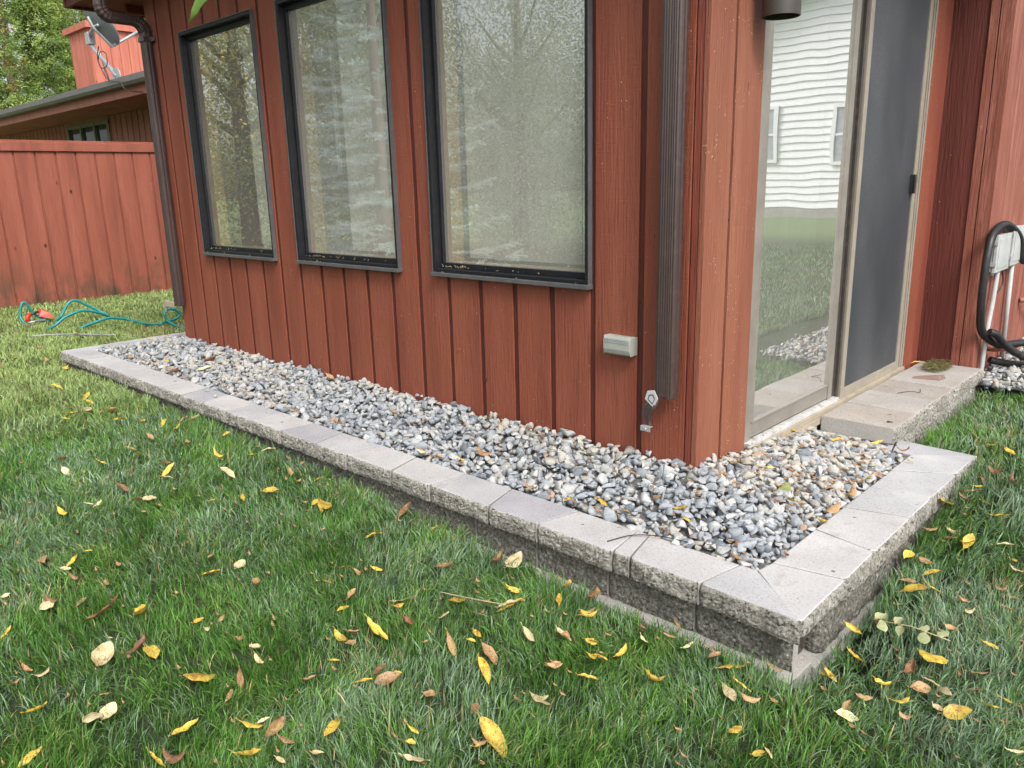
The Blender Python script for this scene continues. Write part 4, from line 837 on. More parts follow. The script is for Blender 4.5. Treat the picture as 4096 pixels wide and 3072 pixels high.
conduit(spline([(0.312, 2.63, 0.60), (0.312, 2.60, 0.42), (0.31, 2.565, 0.25), (0.31, 2.545, 0.0)], 5), 0.013, 'white plastic conduit running from the nearer box down beside the wall corner')
conduit([(0.31, 2.96, 0.61), (0.31, 2.985, 0.35), (0.31, 3.02, 0.0)], 0.013, 'straight white conduit below the farther box')
def corr(path, r_, label, n=26):
    P = spline(path, n); mb = MB(); mb.tube(P, r_, 14, rib=lambda i: 1.0 + 0.11 * (1 if i % 2 else -1)); return tag(mb.build('corrugated_hose', mat['black']), label, 'hose', 'black corrugated hoses')
corr([(0.36, 3.02, 0.60), (0.33, 2.96, 0.745), (0.32, 2.77, 0.818), (0.315, 2.60, 0.838), (0.312, 2.43, 0.80), (0.312, 2.365, 0.70), (0.312, 2.352, 0.54), (0.312, 2.37, 0.395), (0.315, 2.42, 0.29), (0.33, 2.53, 0.225), (0.37, 2.66, 0.175), (0.45, 2.85, 0.165), (0.6, 3.1, 0.15)], 0.0195, 'tall black corrugated loop arching over the grey boxes')
corr([(0.345, 2.46, 0.275), (0.375, 2.50, 0.255), (0.40, 2.56, 0.20), (0.45, 2.66, 0.135), (0.52, 2.78, 0.08), (0.62, 2.95, 0.05)], 0.0185, 'shorter black corrugated hose crossing in front of the loop')
corr([(0.33, 2.62, 0.09), (0.37, 2.66, 0.075), (0.42, 2.74, 0.055), (0.48, 2.84, 0.04)], 0.018, 'black corrugated stub lying on the pale gravel')
mb = MB(); mb.tube([(0.285, 2.70, 0.145), (0.33, 2.70, 0.145), (0.40, 2.80, 0.142)], 0.023, 12); mb.tube([(0.40, 2.80, 0.142), (0.412, 2.815, 0.142)], 0.028, 12)
tag(mb.build('drain_pipe', mat['copper']), 'short red-painted pipe with a clamp behind the black hoses', 'pipe')
mb = MB(); mb.tube(spline([(0.29, 3.4, 0.33), (0.33, 3.42, 0.33), (0.36, 3.5, 0.31), (0.4, 3.7, 0.3)], 5), 0.016, 10)
tag(mb.build('wall_pipe', mat['copper']), 'red-painted pipe leaving the faded wall at the right edge', 'pipe')
mb = MB(); mb.tube(spline([(0.32, 2.68, 0.60), (0.33, 2.70, 0.52), (0.32, 2.66, 0.47), (0.31, 2.62, 0.46)], 6), 0.004, 6)
tag(mb.build('cable', mat['black']), 'thin black cable hanging below the nearer grey box', 'cable')

# ------------------------------------------------------------------ fence
fence = empty('wooden_fence', (-8.8, 0, -0.1), 'orange red vertical board fence behind the garden hose', 'fence')
mb = MB(); y = -7.0; fw = 0.2125
offs = 0.194 - fw * 34
for k in range(60):
    y = offs + k * fw
    if y > 2.85: break
    if y < -0.9: continue
    mb.box(-8.815 + random.uniform(-.002, .002), -8.80 + random.uniform(-.001, .002), y + 0.010, y + fw - 0.010, -0.2, 1.60)
mb.build('fence_boards', mat['fence'], fence, 0.002)
MB().box(-8.83, -8.816, -0.87, 2.85, -0.2, 1.60).build('fence_backing', mat['fence'], fence)
MB().box(-8.84, -8.775, -0.87, 2.85, 1.602, 1.70).build('top_rail', mat['fence'], fence, 0.004)
MB().box(-9.0, -8.86, -0.87, 2.85, 1.69, 1.725).build('cap_rail', mat['fence'], fence, 0.004)

# ------------------------------------------------------------------ neighbouring house
nb = empty('neighbour_house', (-15, 4, 0), 'red board-clad house behind the fence with wide eaves and a grey gutter', 'house')
mb = MB(); x = -29.0
while x < -8.9:
    if not (-14.35 < x + 0.1 < -12.5): mb.box(x, x + 0.186, 2.85, 2.87, -0.2, 2.33)
    else: mb.box(x, x + 0.186, 2.85, 2.87, -0.2, 1.35)
    x += 0.213
mb.box(-14.4, -12.45, 2.845, 2.87, 2.28, 2.335)
mb.build('board_wall', mat['neighbour'], nb)
mb = MB(); mb.box(-29, -14.34, 2.871, 2.95, -0.2, 2.4); mb.box(-12.5, -8.86, 2.871, 2.95, -0.2, 2.4); mb.box(-14.34, -12.5, 2.871, 2.95, -0.2, 1.38); mb.box(-8.9, -8.86, 2.96, 9, -.2, 2.4); mb.box(-29, -8.9, 8.95, 9, -.2, 2.4)
mb.build('wall_backing', mat['blind_dark'], nb)
fr = MB()
for x in (-14.36, -13.74, -13.12, -12.50): fr.box(x, x + 0.06, 2.83, 2.90, 1.38, 2.28)
fr.box(-14.36, -12.44, 2.835, 2.90, 2.22, 2.279); fr.box(-14.36, -12.44, 2.835, 2.90, 1.36, 1.42)
fr = fr.build('window_frame', plain('green_grey_frame', (0.17, 0.18, 0.13), 0.5), nb)
for x in (-14.30, -13.68, -13.06): 
    o = MB().box(x, x + 0.56, 2.868, 2.875, 1.42, 2.22).build('window_pane', mat['dark_glass'], None); o.parent = fr
mb = MB(); mb.box(-29.5, -8.2, 2.03, 2.95, 2.335, 2.36); mb.box(-16.4, -15.7, 2.4, 2.6, 2.329, 2.335); mb.box(-12.0, -11.3, 2.4, 2.6, 2.329, 2.335)
mb.build('soffit', mat['neighbour'], nb)
mb = MB(); xx = -29.5
while xx < -8.3: mb.box(xx, min(xx + 2.4, -8.2) - 0.006, 2.0, 2.028, 2.31, 2.42); xx += 2.4
mb.build('fascia_board', mat['neighbour'], nb)
mb = MB(); sec = [(1.88, 2.525), (1.885, 2.46), (1.91, 2.425), (1.998, 2.42), (1.998, 2.52), (1.99, 2.52), (1.988, 2.435), (1.915, 2.437), (1.895, 2.465), (1.892, 2.525)]
mb.loft([[(x, y, z) for y, z in sec] for x in (-29.5, -8.2)], smooth=False); mb.build('gutter', mat['gutter'], nb)
mb = MB(); mb.add([(-29.6, 1.95, 2.51), (-8.1, 1.95, 2.51), (-8.1, 6, 2.95), (-29.6, 6, 2.95), (-8.1, 9.5, 2.5), (-29.6, 9.5, 2.5)], [(0, 1, 2, 3), (3, 2, 4, 5), (0, 3, 5), (1, 4, 2), (0, 5, 4, 1)])
mb.build('roof', mat['roof'], nb)
ch = MB(); ch.box(-19.8, -18.52, 5.0, 6.9, 2.6, 4.80)
ch.box(-19.84, -18.50, 4.98, 5.0, 2.6, 3.0)
ch = ch.build('chimney', mat['chimney'], nb)
mb = MB()
for k in range(9): mb.box(-18.52, -18.50, 5.0 + k * 0.205 + 0.0, 5.0 + (k + 1) * 0.205 - 0.018, 2.6, 4.72)
for k in range(6): mb.box(-18.52 - (k + 1) * 0.205 + 0.018, -18.52 - k * 0.205, 4.98, 5.0, 2.6, 4.72)
o = mb.build('chimney_boards', mat['chimney'], None); o.parent = ch
o = MB().box(-19.9, -18.42, 4.9, 7.0, 4.73, 4.86).build('chimney_cap', mat['chimney'], None); o.parent = ch
o = MB().box(-18.52, -18.47, 5.0, 6.9, 3.50, 3.62).build('chimney_skirt', mat['chimney'], None); o.parent = ch

# satellite dish -----------------------------------------------------
dish = empty('satellite_dish', (-9.8, 2.0, 2.55), 'grey satellite dish on a bent pole at the neighbouring roof edge', 'satellite dish')
Y0 = 2.0
mb = MB(); mb.tube(spline([(-9.72, Y0, 2.58), (-10.05, Y0, 2.80), (-10.36, Y0, 3.00), (-10.42, Y0, 3.08), (-10.42, Y0, 3.16)], 8), 0.026, 12); mb.build('mast', mat['galv'], dish)
mb = MB(); mb.loft([[(-9.72 + 0.13 * math.cos(a), Y0 + d, 2.585 + 0.10 * math.sin(a)) for a in np.linspace(0, math.pi * 2, 18, endpoint=False)] for d in (-0.015, -0.003)], smooth=False)
mb.build('mounting_foot', mat['galv'], dish)
cen = Vector((-10.1, 1.99, 3.25)); nrm = Vector((-0.05, 0.82, 0.57)).normalized()
axu = Vector((0, -0.57, 0.82)); axu = (axu - nrm * axu.dot(nrm)).normalized(); axv = nrm.cross(axu)
mb = MB(); rings = []
for rr in np.linspace(0.02, 1, 8):
    rings.append([cen + axu * math.cos(a) * 0.31 * rr + axv * math.sin(a) * 0.27 * rr + nrm * 0.06 * rr * rr for a in np.linspace(0, 2 * math.pi, 40, endpoint=False)])
back = [[p - nrm * 0.010 for p in r_] for r_ in rings[::-1]]
mb.loft(rings + back, cap=True); mb.build('reflector', mat['dish'], dish)
bk = cen - nrm * 0.04
mb = MB(); mb.tube([(-10.42, Y0, 3.16), (-10.30, Y0 - .04, 3.17), tuple(bk)], 0.022, 8); mb.tube([tuple(bk + axu * .13 - nrm * .0), tuple(bk - nrm * .03), tuple(cen - axu * .30 - nrm * .02)], 0.020, 8); mb.tube([tuple(bk + axv * .1), tuple(bk - axv * .1)], 0.016, 8)
mb.box(-10.48, -10.36, Y0 - 0.05, Y0 + 0.04, 3.05, 3.20); mb.build('bracket', mat['galv'], dish, 0.006)
a0 = cen - axu * 0.29; a1 = a0 + nrm * 0.55 + Vector((0, 0, -.04)); mb = MB(); mb.tube([tuple(a0), tuple((a0 + a1) / 2), tuple(a1)], 0.017, 8); mb.tube([tuple(a1 - axu * .02), tuple(a1 + axu * .08)], 0.03, 8); mb.build('feed_arm', mat['galv'], dish)
mb = MB(); mb.tube([(-10.18, Y0, 2.92), (-10.26, Y0 + .1, 2.60)], 0.012, 8); mb.build('brace', mat['galv'], dish)
mb = MB(); mb.tube(spline([(-10.02, Y0 - .06, 2.98), (-10.12, Y0 - .06, 2.85), (-10.05, Y0 - .06, 2.72), (-9.85, Y0 - .06, 2.72), (-9.82, Y0 - .06, 2.86), (-10.0, Y0 - .06, 2.90), (-10.1, Y0 - .06, 2.80), (-9.9, Y0 - .09, 2.62), (-9.6, Y0 - .14, 2.50), (-9.3, Y0 - .14, 2.46), (-9.2, Y0 - .1, 2.36), (-8.8, Y0 + .1, 2.30)], 8), 0.006, 6)
mb.build('coax_cable', mat['black'], dish)

# ------------------------------------------------------------------ foliage
def leaves_cloud(P, Nn, size, cols, aspect=2.2):
    n = len(P); t_ = rng.normal(size=(n, 3)); t_ -= Nn * np.sum(t_ * Nn, 1)[:, None]; t_ /= np.linalg.norm(t_, axis=1)[:, None] + 1e-9
    b_ = np.cross(Nn, t_); s = size[:, None]
    V = np.stack([P - t_ * s, P - b_ * s / aspect + Nn * s * .15, P + t_ * s, P + b_ * s / aspect + Nn * s * .15], 1).reshape(-1, 3)
    return V, np.repeat(cols, 4, 0)
def foliage_mesh(name, parts, parent):
    V = np.concatenate([p[0] for p in parts]); K = np.concatenate([p[1] for p in parts])
    return np_mesh(name, V, np.arange(len(V)), np.full(len(V) // 4, 4), K, mat['foliage'], parent)
def trunk(name_parent, x, y, z0, h, r0, limbs=8, lean=0.0):
    mb = MB(); mb.tube(spline([(x, y, z0), (x + lean * .3, y, z0 + h * .4), (x + lean, y + lean * .3, z0 + h)], 6), lambda u: r0 * (1 - 0.75 * u) + 0.01, 10)
    for k in range(limbs):
        a = random.uniform(0, 6.28); z = z0 + h * random.uniform(.3, .85); L = h * random.uniform(.15, .3)
        mb.tube([(x, y, z), (x + L * .5 * math.cos(a), y + L * .5 * math.sin(a), z + L * .35), (x + L * math.cos(a), y + L * math.sin(a), z + L * .9)], lambda u: r0 * .3 * (1 - .7 * u), 6)
    mb.build('trunk', mat['bark'], name_parent)
def cedar(x, y, h, r0, label, n):
    e = empty('cedar_tree', (x, y, -0.1), label, 'tree', 'conifers beyond the neighbouring roof'); trunk(e, x, y, -0.1, h * .95, 0.2, 4)
    nc = n; a = rng.uniform(0, 2 * math.pi, nc); hh = rng.uniform(0.05, 1, nc) ** 0.9; rad = r0 * (1 - hh) ** 0.55 * (0.84 + 0.24 * vnoise(a * 3 + 9, hh * 14, 4) + 0.22 * rng.uniform(-1, 1, nc) * .5)
    cx = x + rad * np.cos(a); cy = y + rad * np.sin(a); cz = hh * h
    # colour per spray
    g = vnoise(a * 5 + 3, hh * 20, 6); base = np.stack([0.22 + 0.26 * g, 0.34 + 0.26 * g, 0.09 + 0.10 * g], 1) * rng.uniform(.65, 1.3, nc)[:, None]
    rust = rng.uniform(0, 1, nc) < 0.07; base[rust] = np.array([0.36, 0.17, 0.06]) * rng.uniform(.8, 1.2, rust.sum())[:, None]
    m_ = 44; outd = np.stack([np.cos(a), np.sin(a), 0.25 * np.ones(nc)], 1); side = np.stack([-np.sin(a), np.cos(a), rng.uniform(-.5, .5, nc)], 1)
    u = rng.uniform(-1, 1, (nc, m_)); t_ = rng.uniform(0, 1, (nc, m_)); w_ = rng.normal(0, .06, (nc, m_, 3))
    P = np.stack([cx, cy, cz], 1)[:, None] + outd[:, None] * (t_[..., None] * .26) + side[:, None] * (u * (0.19 * (1 - t_ * .6)))[..., None] + w_; P[..., 2] += .10 * t_ - .16 * t_ ** 2
    Nn = rng.normal(size=(nc, m_, 3)) * .6 + np.array([0, 0, .8]) + outd[:, None] * .3; Nn /= np.linalg.norm(Nn, axis=2)[..., None]
    cols = np.repeat(base, m_, 0) * rng.uniform(.75, 1.25, (nc * m_, 1))
    foliage_mesh('crown', [leaves_cloud(P.reshape(-1, 3), Nn.reshape(-1, 3), rng.uniform(.028, .055, nc * m_), cols, 3.4)], e)
cedar(-24.5, 5.0, 11, 2.1, 'left green cedar with rust coloured tips at the photo edge', 5200)
cedar(-25.8, 7.6, 12, 2.2, 'tall green cedar right beside the red chimney box', 5200)
cedar(-27.5, 3.6, 11, 2.3, 'cedar behind the gutter partly beyond the left photo edge', 3000)
cedar(-23.8, 9.9, 10, 1.9, 'cedar behind the red chimney box and satellite dish', 2400)

def broadleaf(name, x, y, h, r0, zc, label, pal, n, size, group, hollow=.45):
    e = empty(name, (x, y, -0.2), label, 'tree', group); trunk(e, x, y, -0.2, h * .8, h * .02 + .04, 14)
    nc = 420; d = rng.normal(size=(nc, 3)); d /= np.linalg.norm(d, axis=1)[:, None]; rr = rng.uniform(hollow, 1.05, nc)
    cc = np.stack([x + d[:, 0] * r0 * rr, y + d[:, 1] * r0 * rr, zc + d[:, 2] * (h - zc) * rr], 1)
    k = n // nc; P = cc[:, None] + rng.normal(0, .15 * r0 / 1.6, (nc, k, 3)); P = P.reshape(-1, 3); P = P[P[:, 2] > -0.1]
    Nn = rng.normal(size=P.shape); Nn[:, 2] += .6; Nn /= np.linalg.norm(Nn, axis=1)[:, None]
    pi = rng.integers(0, len(pal), len(P)); cols = np.array(pal)[pi] * rng.uniform(.7, 1.3, (len(P), 1))
    foliage_mesh('crown', [leaves_cloud(P, Nn, rng.uniform(.6, 1.2, len(P)) * size, cols, 2.0)], e)
YG = [(0.48, 0.53, 0.24), (0.60, 0.55, 0.22), (0.34, 0.40, 0.18), (0.78, 0.58, 0.14), (0.42, 0.48, 0.22)]
DG = [(0.30, 0.38, 0.22), (0.38, 0.45, 0.28), (0.22, 0.29, 0.17), (0.48, 0.52, 0.34)]
RG = 'trees mirrored in the window glass'
broadleaf('willow_tree', -11.6, -4.6, 7.2, 2.2, 3.2, 'yellowing leafy tree mirrored in the far left window', YG, 34000, .036, RG, .3)
broadleaf('willow_tree', -14.5, -7.5, 9, 2.8, 4, 'tall yellow-green tree mirrored behind in the far left window', YG, 9000, .06, RG)
broadleaf('shrub_tree', -8.3, -8.0, 5.6, 2.6, 2.0, 'shady green tree mirrored in the right window', DG, 80000, .028, RG, .2)
broadleaf('shrub_tree', -5.2, -10.2, 6.6, 3.0, 2.2, 'tall shady green tree mirrored in the right window top', DG, 80000, .03, RG, .2)
broadleaf('shrub_tree', -9.8, -5.9, 6.0, 2.0, 2.6, 'dense green tree mirrored between spruce and willow', DG, 60000, .03, RG, .2)
def spruce(x, y, h, r0, label):
    e = empty('blue_spruce', (x, y, -0.2), label, 'tree', RG); trunk(e, x, y, -.2, h, .11, 0); parts = []; tw = MB()
    for k in range(84):
        hz = h * (k / 84) ** .9 * .97 + .1; L = r0 * (1 - hz / h) ** .8 * random.uniform(.8, 1.15) + .1; a = k * 2.4 + random.uniform(-.3, .3); d = np.array([math.cos(a), math.sin(a), 0.0]); sdv = np.array([-math.sin(a), math.cos(a), 0])
        for j in range(int(8 + L * 18)):
            f = rng.uniform(.12, 1); tip = np.array([x, y, hz]) + d * L * f + np.array([0, 0, -.42 * L * f + .40 * L * f * f]); sg = rng.choice([-1, 1]); tl = .34 * L * (1 - f * .75) * rng.uniform(.5, 1) + .07
            td = (d * .75 + sdv * sg * .8 + np.array([0, 0, rng.uniform(-.25, .15)])); td /= np.linalg.norm(td); nn = int(tl * 190) + 6
            u = rng.uniform(0, 1, nn); P = tip + td * (u[:, None] * tl); nd = rng.normal(size=(nn, 3)) + td * .9; nd /= np.linalg.norm(nd, axis=1)[:, None]
            Pc = P + nd * .014; b_ = np.cross(nd, rng.normal(size=(nn, 3))); b_ /= np.linalg.norm(b_, axis=1)[:, None] + 1e-9
            ln = .019; wd = .0032; V = np.stack([Pc - nd * ln, Pc - b_ * wd, Pc + nd * ln, Pc + b_ * wd], 1).reshape(-1, 3)
            c_ = np.array([0.56, 0.66, 0.62]) * rng.uniform(.6, 1.35) * (0.75 + .45 * u)[:, None]; parts.append((V, np.repeat(c_, 4, 0)))
    foliage_mesh('crown', parts, e)
spruce(-6.9, -3.9, 4.6, 1.75, 'blue spruce with pale needles mirrored in the middle window')

# white clapboard house mirrored in the door
wh = empty('white_house', (9, 22, 0), 'white clapboard gabled house mirrored in the sliding door glass', 'house')
x0, x1, yf, zb, ze, zp = 3.6, 13.4, 20.0, -0.1, 4.3, 6.4; xm = 6.2
mb = MB(); z = zb + .35
while z < zp:
    t_ = max(0, (z - ze) / (zp - ze)); a = x0 + (xm - x0) * t_; b_ = x1 - (x1 - xm) * t_
    if b_ - a > .1: mb.add([(a, yf - .035, z), (b_, yf - .035, z), (b_, yf - .002, z + .2), (a, yf - .002, z + .2), (a, yf, z), (b_, yf, z)], [(0, 1, 2, 3), (0, 4, 5, 1)])
    z += .2
mb.box(x0, x1, yf + .001, yf + 8, zb - .3, ze); mb.build('clapboard_wall', mat['clap'], wh)
mb = MB(); mb.add([(x0 - .4, yf - .4, ze - .1), (x1 + .4, yf - .4, ze - .1), (xm, yf - .4, zp + .15), (x0 - .4, yf + 8, ze - .1), (x1 + .4, yf + 8, ze - .1), (xm, yf + 8, zp + .15), (x0 - .4, yf - .4, ze + .1), (x1 + .4, yf - .4, ze + .1), (xm, yf - .4, zp + .38), (x0 - .4, yf + 8, ze + .1), (x1 + .4, yf + 8, ze + .1), (xm, yf + 8, zp + .38)],
    [(0, 2, 5, 3), (2, 1, 4, 5), (0, 6, 8, 2), (2, 8, 7, 1), (6, 9, 11, 8), (8, 11, 10, 7), (0, 3, 9, 6), (1, 7, 10, 4)])
mb.build('roof', mat['clap'], wh)
for (a, b_, c_, d) in ((9.3, 10.3, 1.6, 3.0), (6.9, 7.6, 1.5, 2.9), (11.6, 12.5, 1.6, 3.0)):
    mb = MB(); t_ = .09
    mb.box(a - t_, a, yf - .08, yf - .04, c_, d); mb.box(b_, b_ + t_, yf - .08, yf - .04, c_, d); mb.box(a - t_, b_ + t_, yf - .08, yf - .04, c_ - t_, c_); mb.box(a - t_, b_ + t_, yf - .08, yf - .04, d, d + t_); mb.box(a, b_, yf - .07, yf - .05, (c_ + d) / 2 - .03, (c_ + d) / 2 + .03)
    f = mb.build('window', mat['clap'], wh); o = MB().box(a, b_, yf - .049, yf - .042, c_, d).build('pane', plain('pale_glass', (0.36, 0.39, 0.42), .15), None); o.parent = f
MB().box(x0, x1, yf - .03, yf, zb - .2, zb + .33).build('foundation', mat['smooth_block'], wh)

# hanging leaf near the camera
mb = MB()
def leaflet(c0, c1, wd):
    c0, c1 = Vector(c0), Vector(c1); d = (c1 - c0); s_ = d.cross(Vector(FW)).normalized() * wd; n = 8; L, Rr = [], []
    pts = []
    for i in range(n + 1):
        u = i / n; k = math.sin(math.pi * u ** .6) * (1 - .2 * math.sin(u * 14)) ; c = c0 + d * u + Vector((0, 0, -.004 * u)); pts += [c - s_ * k, c + Vector(FW) * -.003, c + s_ * k]
    mb.add(pts, [(3 * i, 3 * i + 1, 3 * i + 4, 3 * i + 3) for i in range(n)] + [(3 * i + 1, 3 * i + 2, 3 * i + 5, 3 * i + 4) for i in range(n)], 0, True)
leaflet((0.463, -1.899, 1.353), (0.4318, -1.9154, 1.312), .0075); leaflet((0.478, -1.888, 1.364), (0.4575, -1.893, 1.333), .006)
mb.tube([(0.470, -1.893, 1.352), (0.52, -1.86, 1.42), (0.62, -1.80, 1.60)], .0015, 6)
tag(mb.build('hanging_leaf', mat['foliage_leaf'] if 'foliage_leaf' in mat else plain('fresh_leaf', (0.10, 0.19, 0.03), .5)), 'green leaf tip hanging in close at the top above the far window', 'leaf')

# ------------------------------------------------------------------ garden hose and sprinkler
H = [(-7.30, -0.16, -0.075), (-7.35, -0.172, -0.02), (-7.35, -0.150, 0.08), (-7.35, -0.125, 0.112), (-7.35, -0.10, 0.095), (-7.35, -0.05, 0.0), (-7.33, 0.02, -0.07)]
def q(label, P, r_=0.0125, m_='teal', name='garden_hose'):
    return tag(MB().tube(spline(P, 10), r_, 10).build(name, mat[m_]), label, 'hose', 'garden hose pieces on the far lawn')
hose = empty('garden_hose', (-6.7, 0.3, -0.08), 'teal garden hose looping loosely on the far lawn before the fence', 'hose')
def seg(P, r_=0.0125, nm='hose_loop', m_='teal'): MB().tube(spline(P, 10), r_, 10).build(nm, mat[m_], hose)
seg([(-7.30, -0.155, -0.085), (-7.35, -0.170, -0.02), (-7.35, -0.146, 0.085), (-7.35, -0.123, 0.112), (-7.35, -0.098, 0.09), (-7.35, -0.055, 0.0), (-7.33, 0.01, -0.06), (-7.28, 0.06, -0.085)])
seg([(-7.2, 0.09, -0.085), (-7.15, 0.12, -0.045), (-7.15, 0.155, 0.0), (-7.15, 0.215, 0.082), (-7.15, 0.285, 0.098), (-7.15, 0.39, 0.034), (-7.12, 0.48, -0.03), (-7.05, 0.54, -0.08)])
seg([(-6.75, -0.12, -0.09), (-6.7, -0.07, -0.055), (-6.7, 0.03, 0.010), (-6.7, 0.15, 0.048), (-6.7, 0.237, 0.044), (-6.7, 0.35, 0.002), (-6.75, 0.44, -0.05)])
seg([(-6.5, 0.07, -0.085), (-6.5, 0.13, -0.065), (-6.5, 0.22, -0.045), (-6.5, 0.34, -0.022), (-6.5, 0.44, -0.04), (-6.48, 0.53, -0.065), (-6.2, 0.56, -0.075), (-6.0, 0.60, -0.065), (-6.0, 0.66, -0.055), (-6.0, 0.768, -0.034), (-6.0, 0.803, 0.006), (-6.0, 0.755, 0.051), (-6.0, 0.69, 0.054), (-5.98, 0.655, 0.022), (-5.96, 0.675, -0.05), (-5.8, 0.70, -0.085), (-5.5, 0.70, -0.085), (-5.2, 0.8, -0.09)])
seg([(-6.4, -0.36, -0.075), (-6.25, -0.18, -0.07), (-6.0, 0.0, -0.07), (-5.8, 0.14, -0.075)], 0.006, 'grey_lead', 'galv')
sp = empty('lawn_sprinkler', (-7.3, -0.03, -0.07), 'red plastic lawn sprinkler tipped over beside the hose loop', 'sprinkler')
mb = MB(); mb.tube([(-7.28, -0.135, -0.065), (-7.29, -0.125, -0.02), (-7.30, -0.090, 0.008)], lambda u: .022 - .006 * u, 8); mb.build('foot', mat['red_plastic'], sp)
mb = MB(); mb.add([(-7.33, -0.02, 0.0), (-7.28, -0.03, -0.03), (-7.22, 0.09, -0.065), (-7.33, 0.10, -0.05), (-7.36, 0.0, 0.042), (-7.30, 0.005, 0.035), (-7.25, 0.06, 0.0), (-7.34, 0.06, 0.01)], [(0, 1, 2, 3), (4, 7, 6, 5), (0, 4, 5, 1), (1, 5, 6, 2), (2, 6, 7, 3), (3, 7, 4, 0)]); mb.build('base_plate', mat['red_plastic'], sp, .006)
mb = MB(); mb.tube([(-7.30, -0.10, -0.01), (-7.31, -0.02, 0.015)], .011, 8); mb.build('spray_tube', mat['black'], sp)
mb = MB(); mb.tube([(-7.24, -0.14, -0.075), (-7.24, -0.07, -0.062), (-7.24, 0.01, -0.07)], lambda u: .012 + .008 * math.sin(u * 9), 8); mb.build('connector', mat['galv'], sp)

# ------------------------------------------------------------------ things on the step
mb = MB(); mb.add([(0.115, 1.985, 0.0735), (0.245, 2.02, 0.0735), (0.252, 2.09, 0.0735), (0.125, 2.015, 0.0735), (0.118, 1.99, 0.083), (0.236, 2.03, 0.100), (0.244, 2.08, 0.094), (0.126, 2.01, 0.084)], [(0, 3, 2, 1), (4, 5, 6, 7), (0, 1, 5, 4), (1, 2, 6, 5), (2, 3, 7, 6), (3, 0, 4, 7)])
tag(mb.build('stone_wedge', mat['wedge'], None, .003), 'brown wedge-shaped chip lying on the step slab', 'stone chip')
n = 900; P = np.stack([rng.uniform(0.09, 0.215, n), rng.uniform(2.17, 2.40, n), 0.078 + rng.uniform(0, .032, n)], 1); keep = ((P[:, 0] - .152) / .065) ** 2 + ((P[:, 1] - 2.29) / .13) ** 2 < 1; P = P[keep]
d = rng.normal(size=P.shape); d[:, 2] *= .35; d /= np.linalg.norm(d, axis=1)[:, None]; b_ = np.cross(d, rng.normal(size=P.shape)); b_ /= np.linalg.norm(b_, axis=1)[:, None]
V = np.stack([P - d * .022, P - b_ * .0013, P + d * .022, P + b_ * .0013], 1).reshape(-1, 3); V[:, 2] = np.maximum(V[:, 2], .0745)
cc = np.where(rng.uniform(0, 1, (len(P), 1)) < .55, np.array([[.10, .12, .035]]), np.array([[.26, .19, .09]])) * rng.uniform(.6, 1.3, (len(P), 1))
tag(np_mesh('grass_clump', V, np.arange(len(V)), np.full(len(P), 4), np.repeat(cc, 4, 0), mat['grass']), 'tuft of pulled grass left on the step near the faded wall', 'grass clump')
def twig(P, r_, label, name='twig', m_='debris'): return tag(MB().tube(spline(P, 6), r_, 5).build(name, mat[m_]), label, 'twig', 'twigs lying about')
twig([(0.0, 1.0, 0.006), (0.14, 1.0, 0.010), (0.27, 1.02, 0.006), (0.33, 1.01, 0.004)], .0022, 'long thin twig across the dark slab before the step')
twig([(0.16, 1.63, 0.075), (0.20, 1.70, 0.077), (0.24, 1.70, 0.076), (0.22, 1.78, 0.075)], .0015, 'fine curved twig on the middle of the step')
twig([(0.03, 0.93, 0.012), (0.18, 0.985, 0.008), (0.36, 1.03, 0.006)], .002, 'thin twig half in the gravel before the step')
twig([(-0.02, -0.50, 0.003), (0.02, -0.42, 0.008), (0.10, -0.37, 0.010), (0.19, -0.36, 0.014)], .0017, 'curved stem lying over the small cap stone at the front')
twig([(-0.35, -0.93, -0.115), (-0.25, -0.90, -0.112), (-0.14, -0.85, -0.116)], .0013, 'pale straight stem on the grass below the front blocks', m_='twig')
for i, (x, y, z, l) in enumerate([(0.30, 1.12, .0735, 'dark crumb on the near slab of the step'), (0.415, 0.86, .002, 'dark crumbs of soil at the right rear cap corner')]):
    mb = MB()
    for k in range(9 if i else 3):
        s_ = random.uniform(.003, .008); o_ = np.array([random.uniform(-.06, .05) * (1 if i else .2), random.uniform(-.12, .12) * (1 if i else .1), s_ * .4]); mb.add((variants[k] * s_ + o_ + np.array([x, y, z])).tolist(), vfaces[k].tolist())
    tag(mb.build('soil_crumbs', mat['debris']), l, 'soil')

# bits of straw and cobweb caught on the window sills
for wi, (x0, x1, z0, z1) in enumerate(WIN):
    mb = MB()
    for k in range(26):
        x = x0 + (0.05 + abs(random.gauss(0, .16)) if k < 15 else random.uniform(.05, x1 - x0 - .05)); y = random.uniform(-.028, .025); z = z0 + .0065 if y < -.021 else z0 + .030
        a = random.uniform(0, 3.14); L = random.uniform(.006, .022); mb.tube(spline([(x, y, z), (x + L * .5 * math.cos(a), y + L * .2 * math.sin(a), z + L * random.uniform(0, .5)), (x + L * math.cos(a), y + L * .3 * math.sin(a), z + L * random.uniform(-.3, .8))], 3), .0009, 4)
    tag(mb.build('straw_debris', mat['twig']), 'straw bits caught on the sill of the %s window' % ['far left', 'middle', 'right'][wi], 'debris', kind='stuff')

